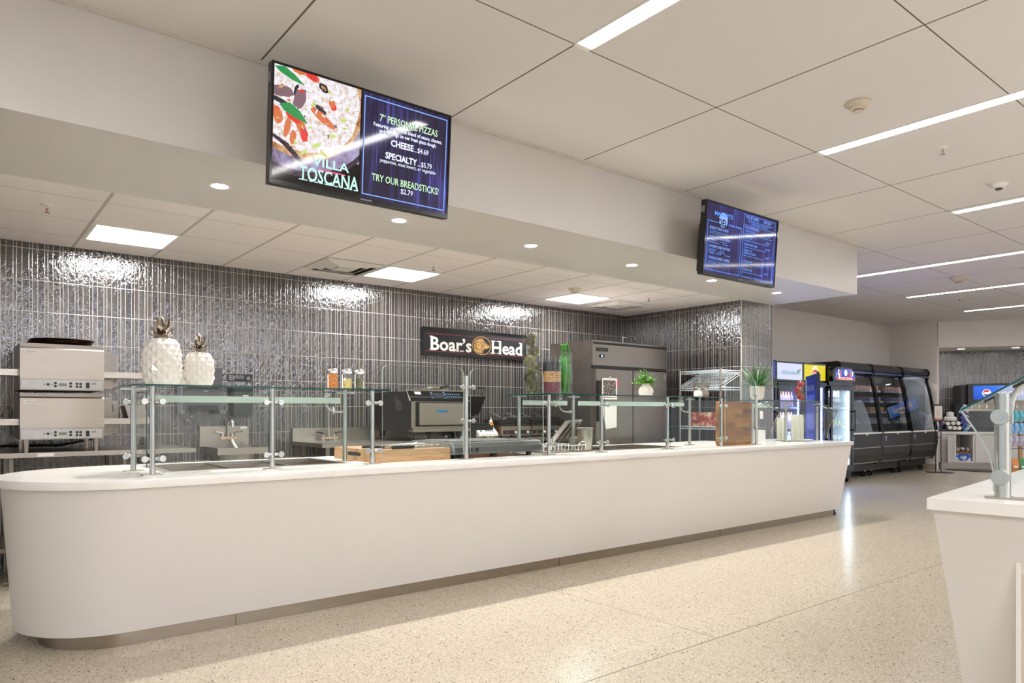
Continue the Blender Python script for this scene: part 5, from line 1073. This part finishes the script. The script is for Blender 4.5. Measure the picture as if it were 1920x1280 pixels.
# bottles and packs standing inside
def fill_row(proto, xs, y, z, label):
    for x in xs: dup(proto, (x, y, z), label=label)
def hide_proto(p, x, y, z): p.location = (x, y, z)
def rowx(a, b_, n): return [a+(b_-a)*k/(n-1) for k in range(n)]
rows = [('juice_bottle', 'bottle', juice, org_cap, 'orange capped juice bottle on the top shelf of the white header cooler', 'top shelf bottles of the white header cooler', rowx(10.42, 10.92, 7), 1.345),
        ('juice_bottle', 'bottle', juice, org_cap, 'orange capped juice bottle on the second shelf of the white header cooler', 'second shelf bottles of the white header cooler', rowx(10.42, 10.92, 7), 1.015),
        ('water_bottle', 'bottle', water, whcap, 'pale blue water bottle on the third shelf of the white header cooler', 'third shelf bottles of the white header cooler', rowx(10.42, 10.92, 8), .685),
        ('water_bottle', 'bottle', water, whcap, 'pale blue water bottle on the lowest shelf of the white header cooler', 'lowest shelf bottles of the white header cooler', rowx(10.42, 10.92, 8), .355),
        ('tea_bottle', 'bottle', tea, whcap, 'dark tea bottle on the top shelf of the yellow header cooler', 'top shelf bottles of the yellow header cooler', rowx(11.27, 11.70, 6), 1.345),
        ('tea_bottle', 'bottle', tea, whcap, 'dark tea bottle on the second shelf of the yellow header cooler', 'second shelf bottles of the yellow header cooler', rowx(11.27, 11.70, 6), 1.015),
        ('tea_bottle', 'bottle', water, whcap, 'tea bottle with blue label on the third shelf of the yellow header cooler', 'third shelf bottles of the yellow header cooler', rowx(11.27, 11.70, 6), .685)]
for nm, ct, m, cp_, lb, gr, xs, z in rows:
    p = bottle_proto(nm, ct, lb, gr, m, cp_, h=.25); p.location = (xs[0], YF+.11, z); fill_row(p, xs[1:], YF+.11, z, lb)
packm = speckle('sandwich_pack', '#6f7680', '#c9d2dc', '#f2f4f8', 18); saladm = speckle('salad_pack', '#9aa832', '#cfe0d8', '#e4eef4', 14)
def packs(nm, ct, m, lb, gr, xs, y, z, w_, h_):
    p = thing(nm, lb, ct, (xs[0], y, z), group=gr); MB().prism([(-w_, 0), (w_, 0), (w_*.75, h_), (-w_*.5, h_)], -.03, .03, 'y').build('pack', m, p, bevel=.004)
    for x in xs[1:]: dup(p, (x, y, z))
packs('snack_pouch', 'pouch', packm, 'silver pouch standing on the upper shelf of the rounded header cooler', 'pouches on the upper shelf', rowx(12.03, 12.37, 5), 6.20, 1.345, .035, .16)
packs('snack_pouch', 'pouch', packm, 'silver pouch hanging above the upper shelf of the rounded header cooler', 'hanging pouches', rowx(12.03, 12.37, 5), 6.22, 1.52, .033, .13)
packs('salad_pack', 'pack', saladm, 'green salad pack on the second shelf of the rounded header cooler', 'salad packs', rowx(12.05, 12.43, 4), 6.20, 1.015, .045, .10)
packs('sandwich_pack', 'pack', packm, 'clear wedge sandwich pack on the third shelf of the rounded header cooler', 'wedge packs on the third shelf', rowx(12.05, 12.41, 4), 6.20, .685, .045, .16)
packs('sandwich_pack', 'pack', packm, 'clear wedge sandwich pack on the lowest shelf of the rounded header cooler', 'wedge packs on the lowest shelf', rowx(12.05, 12.41, 4), 6.20, .355, .045, .16)
# curved open merchandisers
PRO = [(6.50, 2.20), (6.40, 2.17), (6.365, 2.10), (6.39, 2.02), (6.42, 1.93), (6.37, 1.75), (6.32, 1.5), (6.28, 1.25), (6.25, 1.05), (6.22, .86)]
def merch(x0, x1, label, last=False):
    t = thing('display_fridge', label, 'display fridge', ((x0+x1)/2, 6.7, 0), group='curved glass display fridges')
    def B(b, n, m, **k): return b.build(n, m, t, world=True, **k)
    for x, s in ((x0, 1), (x1-.05, 1)):
        B(MB().prism([(7.22, .12), (6.45, .12), (6.45, .27), (6.30, .25), (6.24, .35), (6.20, .60), (6.20, .84), (7.22, .84)], x, x+.05, 'x'), 'end_panel', 'gloss', bevel=.006)
        B(MB().strip([(p[0]+.0, p[1]) for p in PRO[3:]], .055, x, x+.05, sub=3), 'curved_post', 'gloss'); B(MB().lathe([(.001, x-(x0+x1)/2*0), (.105, x), (.105, x+.05), (.001, x+.05)], (0, 6.46, 2.10), 24, axis='x'), 'end_cap', 'gloss')
        B(MB().box(x, x+.05, 7.10, 7.22, .84, 2.1), 'rear_post', 'gloss'); B(MB().box(x+.02, x+.026, 6.45, 7.10, .86, 2.0), 'side_glass', 'smoke')
    B(MB().prism([(7.22, 2.03), (6.50, 2.03), (6.43, 2.01), (6.385, 2.05), (6.37, 2.11), (6.40, 2.175), (6.47, 2.20), (7.22, 2.20)], x0+.05, x1-.05, 'x'), 'top_canopy', 'char', bevel=.004)
    B(MB().box(x0+.05, x1-.05, 6.37, 6.40, 2.0, 2.03), 'canopy_trim', mat('blue_steel', '#6a78a8', .25, .8))
    B(MB().box(x0+.05, x1-.05, 6.45, 7.2, .12, .30), 'base', 'char'); B(MB().box(x0+.55, x0+.78, 6.445, 6.45, .16, .28), 'vent_panel', 'black')
    B(MB().prism([(6.26, .30), (6.215, .45), (6.21, .58), (6.8, .58), (6.8, .30)], x0+.05, x1-.05, 'x'), 'lower_panel', 'char'); B(MB().prism([(6.205, .59), (6.205, .84), (6.8, .84), (6.8, .59)], x0+.05, x1-.05, 'x'), 'upper_panel', 'char')
    B(MB().box(x0+.05, x1-.05, 6.20, 6.22, .578, .592), 'chrome_band', 'steel'); B(MB().box(x0+.05, x1-.05, 6.25, 6.27, .29, .304), 'chrome_band', 'steel')
    B(MB().box(x0+.05, x1-.05, 6.19, 6.24, .845, .872), 'bumper_rail', 'white'); B(MB().lathe([(.022, x0), (.030, x0), (.030, x0+.01), (.022, x0+.01)], (.0, 0, 0), 12, axis='x') if False else MB().cyl(((x0+x1)/2, 6.185, .84), ((x0+x1)/2, 6.205, .84), .025), 'lock_ring', 'white')
    B(MB().cyl((x0+.16, 6.20, .77), (x0+.16, 6.204, .77), .026).box(x0+.145, x0+.175, 6.20, 6.204, .70, .73), 'round_sticker', mat('pale_sticker', '#a9b2dc', .5))
    B(MB().strip(PRO[4:], .006, x0+.06, x1-.06, sub=4), 'curved_glass', 'smoke', smooth=True)
    B(MB().box(x0+.05, x1-.05, 7.14, 7.2, .84, 2.03).box(x0+.05, x1-.05, 6.55, 7.14, .80, .845), 'back_lining', 'dgrey')
    for i, (z, yf) in enumerate(((1.70, 6.80), (1.48, 6.74), (1.26, 6.68), (1.05, 6.60))):
        B(MB().box(x0+.07, x1-.07, yf, 7.14, z-.02, z), 'shelf', 'char'); B(MB().box(x0+.07, x1-.07, yf-.012, yf, z-.03, z+.012), 'price_rail', 'mgrey')
    ld = bpy.data.lights.new('cooler_fill', 'AREA'); ld.shape = 'RECTANGLE'; ld.size = 1.1; ld.size_y = .05; ld.energy = 9; ld.color = (.95, .97, 1)  # fill light added to brighten the fridge interior, no fitting modelled
    lo = bpy.data.objects.new('cooler_fill', ld); C.objects.link(lo); lo.parent = t; lo.location = (0, -.22, 2.0); lo.rotation_euler = (.5, 0, 0)
    for x in (x0+.12, x1-.14):
        for y in (6.50, 7.1):
            B(MB().cyl((x-.02, y, .055), (x+.02, y, .055), .055, seg=20), 'caster_wheel', 'black'); B(MB().box(x-.03, x+.03, y-.03, y+.05, .09, .12).cyl((x-.024, y, .055), (x-.021, y, .055), .03), 'caster_fork', 'chrome')
    return t
goods = [('fruit_cup', 'cup', speckle('fruit_cup', '#b86a3a', '#c9a090', '#8a4a7a', 18), 1.70, .1), ('yogurt_tub', 'tub', speckle('yogurt', '#5a3a4a', '#8a7a9a', '#3a6a8a', 18), 1.48, .09), ('deli_pack', 'pack', speckle('deli_pack', '#7a3420', '#b88a4a', '#3a6a4a', 16), 1.26, .1), ('clear_tub', 'tub', speckle('clear_tub', '#55585c', '#8f9499', '#c8ccd0', 16), 1.05, .09)]
for mi, (xa, xb, wh) in enumerate(((12.80, 14.12, 'left'), (14.12, 15.44, 'middle'), (15.44, 16.76, 'right'))):
    merch(xa, xb, {'left': 'curved glass display fridge nearest the rounded header cooler', 'middle': 'curved glass display fridge in the middle of the three', 'right': 'curved glass display fridge furthest right, by the corner'}[wh])
    for nm, ct, m, z, h_ in goods:
        yf = {1.70: 6.86, 1.48: 6.80, 1.26: 6.74, 1.05: 6.66}[z]; sh = {1.70: 'top', 1.48: 'second', 1.26: 'third', 1.05: 'lowest'}[z]
        lb = '%s on the %s shelf inside the %s curved display fridge' % (nm.replace('_', ' '), sh, wh)
        p = thing(nm, lb, ct, (xa+.15, yf, z), group='%s shelf goods of the %s display fridge' % (sh, wh)); MB().lathe([(.001, 0), (.036, 0), (.045, h_), (.001, h_)], seg=10).build('container', m, p)
        for k in range(1, 9): dup(p, (xa+.15+(xb-xa-.30)*k/8, yf, z))
# blue promotional board
P1, P2 = Vector((9.13, 4.87, 0)), Vector((9.83, 5.41, 0)); dv = (P2-P1); L = dv.length
t = thing('promotional_stand', 'tall blue promotional board on a stand in front of the yellow header cooler', 'display board', tuple(P2), rz=math.atan2((P1-P2).y, (P1-P2).x))
MB().box(0, L, -.0, .05, .10, 1.775).build('board', mat('blue_board', '#1d45b0', .5, var=.1), t); MB().box(L, L+.03, -.0, .03, 0, 1.80).build('edge_post', 'black', t); MB().box(.05, L+.05, -.15, .15, 0, .03).build('foot', 'black', t)
MB().box(.12, L-.12, -.003, 0, 1.02, 1.50).build('pale_panel', mat('pale_blue_print', '#5a78d8', .4, var=.15, scale=4), t); MB().box(.10, L-.10, -.003, 0, .30, .96).build('lower_panel', mat('mid_blue_print', '#2450b8', .4, var=.15, scale=4), t); MB().box(0, L, -.002, 0, 1.69, 1.696).build('thin_line', mat('violet_line', '#6a5ac0', .5), t)
text('POWER ZONE', t, 'white', .12, L-.14, 1.56, .075, -.004, .02)

# ================================================================ drinks alcove
def at_alc(x, y, z=0): return tuple(alp(x, y, z))
t = thing('beverage_cabinet', 'white base cabinet with an open door under the drinks counter', 'cabinet', at_alc(.0, .15, 0), rz=ALZ)
MB().box(.02, 4.0, -.03, .95, .785, .83).build('worktop', 'solid', t, bevel=.003)
m = MB(); m.box(.02, 4.0, .90, .92, .16, .785).box(.36, .385, 0, .9, .16, .785).box(.02, 4.0, .0, .9, .16, .185).box(.02, 4.0, 0, .02, .765, .785).box(.71, .74, 0, .9, .185, .785).box(.02, .04, 0, .9, .16, .785); m.build('carcass', 'white', t)
MB().box(.10, 3.9, .10, .85, 0, .16).build('kick_plate', 'steel2', t)
for k, (a, b_) in enumerate(((.74, 1.36), (1.375, 2.0), (2.015, 2.64))): MB().box(a+.005, b_-.005, -.02, 0, .165, .76).build('door', 'laminate', t, bevel=.002)
d = MB().box(0, .34, -.02, 0, .165, .76).build('door', 'laminate', t, bevel=.002); d.location = (.37, -.0, 0); d.rotation_euler = (0, 0, PI+.95)
d['label'] = 'door swung open to the left'
MB().box(.02, .36, -.0, .02, .165, .76).build('filler_panel', 'wallgrey', t)
t = thing('bottled_water_pack', 'shrink wrapped bottle pack with a blue handle strap in the open cabinet', 'bottle pack', at_alc(.55, .33, .186), rz=ALZ)
MB().box(-.14, .14, -.1, .1, 0, .15).build('wrapped_bottles', speckle('water_pack', '#8f99a6', '#c9d0d8', '#eef2f5', 12), t, bevel=.03); b = MB(); b.tube([(-.15, -.104, .10), (-.09, -.112, .12), (-.07, -.114, .14), (.07, -.114, .14), (.09, -.112, .12), (.15, -.104, .10)], .018).tube([(-.07, -.114, .13), (-.085, -.114, .07), (-.05, -.114, .03), (-.02, -.114, .03)], .018).tube([(.07, -.114, .13), (.085, -.114, .07), (.05, -.114, .03), (.02, -.114, .03)], .018); b.build('blue_strap', mat('strap_blue', '#1f5fd0', .4), t)
t = thing('canned_goods_pack', 'cardboard tray of shiny wrapped cans above the water pack', 'pack', at_alc(.55, .34, .342), rz=ALZ); MB().box(-.13, .14, -.1, .1, 0, .05).build('cardboard_tray', mat('cardboard', '#8f6a44', .8), t); b = MB(); [b.ball((x, y, .10), .04, 10, (1, 1, 1.2)) for x in (-.09, 0, .09) for y in (-.05, .05)]; b.build('wrapped_cans', speckle('foil_cans', '#5a4438', '#a49a94', '#f0f0f0', 16, rough=.2), t, smooth=True)['kind'] = 'stuff'
sm = thing('soda_machine', 'black soda fountain machine with a bright blue lit screen', 'soda machine', at_alc(.52, .30, .83), rz=ALZ)
MB().box(.02, 1.35, .05, .62, .02, 1.02).build('cabinet', 'char', sm, bevel=.01); MB().prism([(.12, 1.04), (1.40, 1.06), (1.40, .66), (.12, .60)], -.06, .05, 'y').build('header', 'gloss', sm, bevel=.02)
def sgrad(name):
    t_ = NT(name); o, s_ = t_.obj(); f = t_.math('ADD', t_.math('MULTIPLY', s_[0], .5), t_.math('MULTIPLY_ADD', s_[2], .9, -.55))
    t_.link(t_.ramp(f, [(.1, srgb('#0a3cc8')), (.6, srgb('#2f78ee')), (1, srgb('#8fbcff'))]), t_.p.inputs['Emission Color']); t_.p.inputs['Emission Strength'].default_value = 1.0; t_.p.inputs['Base Color'].default_value = (.01, .01, .02, 1); return t_.m
MB().box(.22, 1.36, -.066, -.06, .70, 1.0).build('lit_screen', sgrad('soda_screen'), sm)
MB().lathe([(.001, -.070), (.085, -.070), (.085, -.067), (.001, -.067)], (.47, 0, .84), 28, axis='y').build('globe_white', 'g_white', sm); b = MB()
top = [(.47+.07*math.cos(a), .84+.07*math.sin(a)) for a in [k*PI/12 for k in range(2, 13)]]; b.prism(top+[(.43, .855), (.48, .86)], -.0725, -.0705, 'y'); b.build('globe_red', 'g_red', sm)
bot_ = [(.47+.07*math.cos(a), .84+.07*math.sin(a)) for a in [PI+.25+k*(PI-.3)/10 for k in range(11)]]; MB().prism(bot_+[(.50, .81), (.44, .815)], -.0725, -.0705, 'y').build('globe_blue', 'g_blue', sm); text('pepsi', sm, 'g_white', .62, 1.15, .79, .13, -.068, .008)
MB().box(.04, 1.36, .045, .06, .10, .60).build('splash_panel', 'gloss', sm); MB().box(.0, 1.38, -.14, .05, .0, .05).build('drip_tray', 'black', sm); MB().box(.03, .08, -.1, .05, 0, .60).build('side_leg', 'gloss', sm)
for k in range(8): MB().cyl((.20+.14*k, -.02, .50), (.20+.14*k, -.02, .60), .014, seg=10).box(.185+.14*k, .215+.14*k, -.05, -.03, .52, .57).build('drink_nozzle', 'chrome', sm)
# cup dispenser
cdp = thing('cup_dispenser', 'black tiered cup dispenser left of the soda machine', 'dispenser', at_alc(.0, .20, .83), rz=ALZ)
MB().prism([(.03, 0), (.50, 0), (.50, .06), (.03, .06)], 0, .30, 'y').box(.05, .40, .12, .30, .06, .40).box(.03, .44, .0, .3, .22, .24).build('rack', 'black', cdp, bevel=.004)
b = MB()
for k in range(5):
    b.hexa([(.34+.0*k, 0, .02), (.40, 0, .02), (.40, .25, .02), (.34, .25, .02), (.46, 0, .60), (.50, 0, .60), (.50, .25, .60), (.46, .25, .60)]) if k == 0 else None
b.build('slanted_arm', 'black', cdp)
redcup = speckle('soda_cup_print', '#1d2f8a', '#4a78c8', '#c43a40', 16); bluecup = speckle('soda_cup_blue', '#3a7ab8', '#8fc4e8', '#dfeef8', 14)
for k, (x, z, m, l) in enumerate(((.52, .52, bluecup, 'topmost slanted soda cup, pale blue, on the cup dispenser arm'), (.55, .40, redcup, 'second slanted soda cup, red and blue, on the dispenser arm'), (.56, .30, redcup, 'third slanted soda cup from the top on the dispenser arm'), (.57, .19, redcup, 'fourth slanted soda cup from the top on the dispenser arm'), (.60, .09, bluecup, 'lowest slanted soda cup, pale blue, on the dispenser arm'), (.10, .17, redcup, 'red and blue soda cup at the far left of the dispenser'))):
    t = thing('soda_cup', l, 'cup', tuple(alp(x, .12, .83+z)), rz=ALZ, group='soda cups in the dispenser'); o = MB().lathe([(.030, -.14), (.044, .05)], seg=18, cap=False).lathe([(.001, .05), (.040, .05)], seg=18, cap=False).build('cup', m, t, smooth=True); o2_ = MB().lathe([(.047, .048), (.047, .06), (.001, .062)], seg=18, cap=False).build('lid', 'white', t); o.rotation_euler = o2_.rotation_euler = (.3, .5, 0)
for k, (x, z) in enumerate(((.24, .06), (.33, .05), (.42, .05), (.20, .15), (.30, .155), (.40, .155))):
    t = thing('cup_lid_stack', 'small stack of white lids in the lower tier of the cup dispenser', 'lids', tuple(alp(x, .10, .83+z)), rz=ALZ, group='lower tier lid stacks'); MB().cyl((0, -.08, .03), (0, .08, .04), .040, seg=18).build('lids', 'white', t, smooth=True)
for x, z, w_, l in ((.26, .34, .07, 'upper white lid stack on the cup dispenser'), (.26, .24, .12, 'wide pile of white lids in the middle of the cup dispenser')):
    t = thing('cup_lid_stack', l, 'lids', tuple(alp(x, .10, .83+z)), rz=ALZ); MB().lathe([(.001, 0), (w_, 0), (w_*1.05, .05), (w_*.8, .09), (.001, .10)], seg=18).build('lids', 'white', t, smooth=True)
# floor standing sign
t = thing('sign_stand', 'black floor stand holding a small framed notice in front of the alcove', 'sign stand', (16.05, 5.93, 0), rz=ALZ)
MB().box(-.20, .26, -.14, .14, 0, .012).build('base', 'char', t); MB().cyl((-.05, 0, .012), (-.05, 0, 1.1), .009).cyl((.05, 0, .012), (.05, 0, 1.1), .009).box(-.05, .05, -.006, .006, .72, .735).build('poles', 'char', t)
MB().box(-.09, .09, -.012, .006, 1.06, 1.42).build('frame', 'black', t, bevel=.006); MB().box(-.07, .07, -.014, -.012, 1.09, 1.385).build('notice', mat('notice_print', '#e9ddd6', .5), t); MB().box(-.07, .07, -.0155, -.014, 1.09, 1.13).build('red_strip', speckle('red_strip', '#a03030', '#c86a5a', '#e8c0a0', 20), t)
for k in range(8): MB().box(-.05+.006*(k % 3), .05-.006*((k+1) % 3), -.0152, -.014, 1.17+.024*k, 1.174+.024*k).build('print_line', 'mgrey', t)
t = tag(MB().prism([(0, 0), (2.3, 0), (2.3, .62), (-.25, .62), (-.45, .50)], 0, .012, 'z').build('floor_mat', 'black', org=(0,0,0)), 'black rubber mat on the floor before the drinks cabinet', 'floor mat'); t.matrix_basis = AL @ Matrix.Translation((.62, -.42, .001)); t.location = (AL @ Vector((.62, -.42, .001)))
# snack rack beyond the island
rk = thing('snack_rack', 'snack rack with hanging bags, cut off by the right edge', 'snack rack', (13.51, 3.93, 0), rz=-math.radians(38.6))
MB().cyl((.02, .1, .02), (.02, .1, 1.45), .015).cyl((.62, .1, .02), (.62, .1, 1.45), .015).build('post', 'black', rk); MB().box(-.05, .7, -.2, .3, 0, .02).build('base', 'black', rk)
MB().box(.22, .27, .08, .12, .3, 1.2).build('wooden_upright', mat('rack_wood', '#b9813f', .6), rk)
for z in (1.27, 1.08, .86, .66): MB().cyl((-.02, .05, z), (.66, .05, z), .006).build('rail', 'black', rk)
bags = (('teal', '#1f8fae', '#49b7cf', '#c9b08a', 1.10, .17, 'teal snack bag hanging on the top rail of the rack'), ('sky', '#3f8ccc', '#7fb8e6', '#d8d0c8', .90, .18, 'sky blue snack bag on the second rail of the rack'), ('mixed', '#4f90c8', '#c9b8c4', '#8a5a4a', .70, .17, 'blue and white snack bag on the third rail of the rack'))
for nm, a, b_, c, z, h_, l in bags:
    mm = speckle('bag_'+nm, a, b_, c, 12, rough=.3); p = None
    for k in range(6):
        loc = tuple(rk.matrix_basis @ Vector((.0+.085*k, .03, z)))
        if p is None:
            p = thing('snack_bag', l, 'snack bag', loc, rz=-math.radians(38.6)+.25, group='%s snack bags on the rack' % nm); b = MB(); b.hexa([(0,-.01,0), (.075,-.01,0), (.075,.01,0), (0,.01,0), (.012,-.03,h_*.5), (.087,-.03,h_*.5), (.087,.02,h_*.5), (.012,.02,h_*.5)]); b.hexa([(.012,-.03,h_*.5), (.087,-.03,h_*.5), (.087,.02,h_*.5), (.012,.02,h_*.5), (.022,-.004,h_), (.097,-.004,h_), (.097,.004,h_), (.022,.004,h_)]); b.build('bag', mm, p)
        else: dup(p, loc)
for k, (m, l) in enumerate(((mat('orange_bag', '#d07a1c', .3), 'orange snack bag at the bottom left of the rack'), (mat('green_bag', '#1b7d38', .3), 'green snack bag beside the orange one at the rack bottom'), (mat('green_bag_dark', '#156b30', .3), 'second green snack bag at the rack bottom by the edge'))):
    t = thing('snack_bag', l, 'snack bag', tuple(rk.matrix_basis @ Vector((.02+.13*k, .03, .24+.0*k))), rz=-math.radians(38.6)+.1); MB().hexa([(0,-.01,0), (.12,-.01,0), (.12,.01,0), (0,.01,0), (.02,-.045,.13), (.14,-.045,.13), (.14,.02,.13), (.02,.02,.13)]).hexa([(.02,-.045,.13), (.14,-.045,.13), (.14,.02,.13), (.02,.02,.13), (.03,-.005,.26), (.15,-.005,.26), (.15,.005,.26), (.03,.005,.26)]).build('bag', m, t); MB().box(.035, .11, -.047, -.044, .11, .14).build('bag_print', 'white', t)
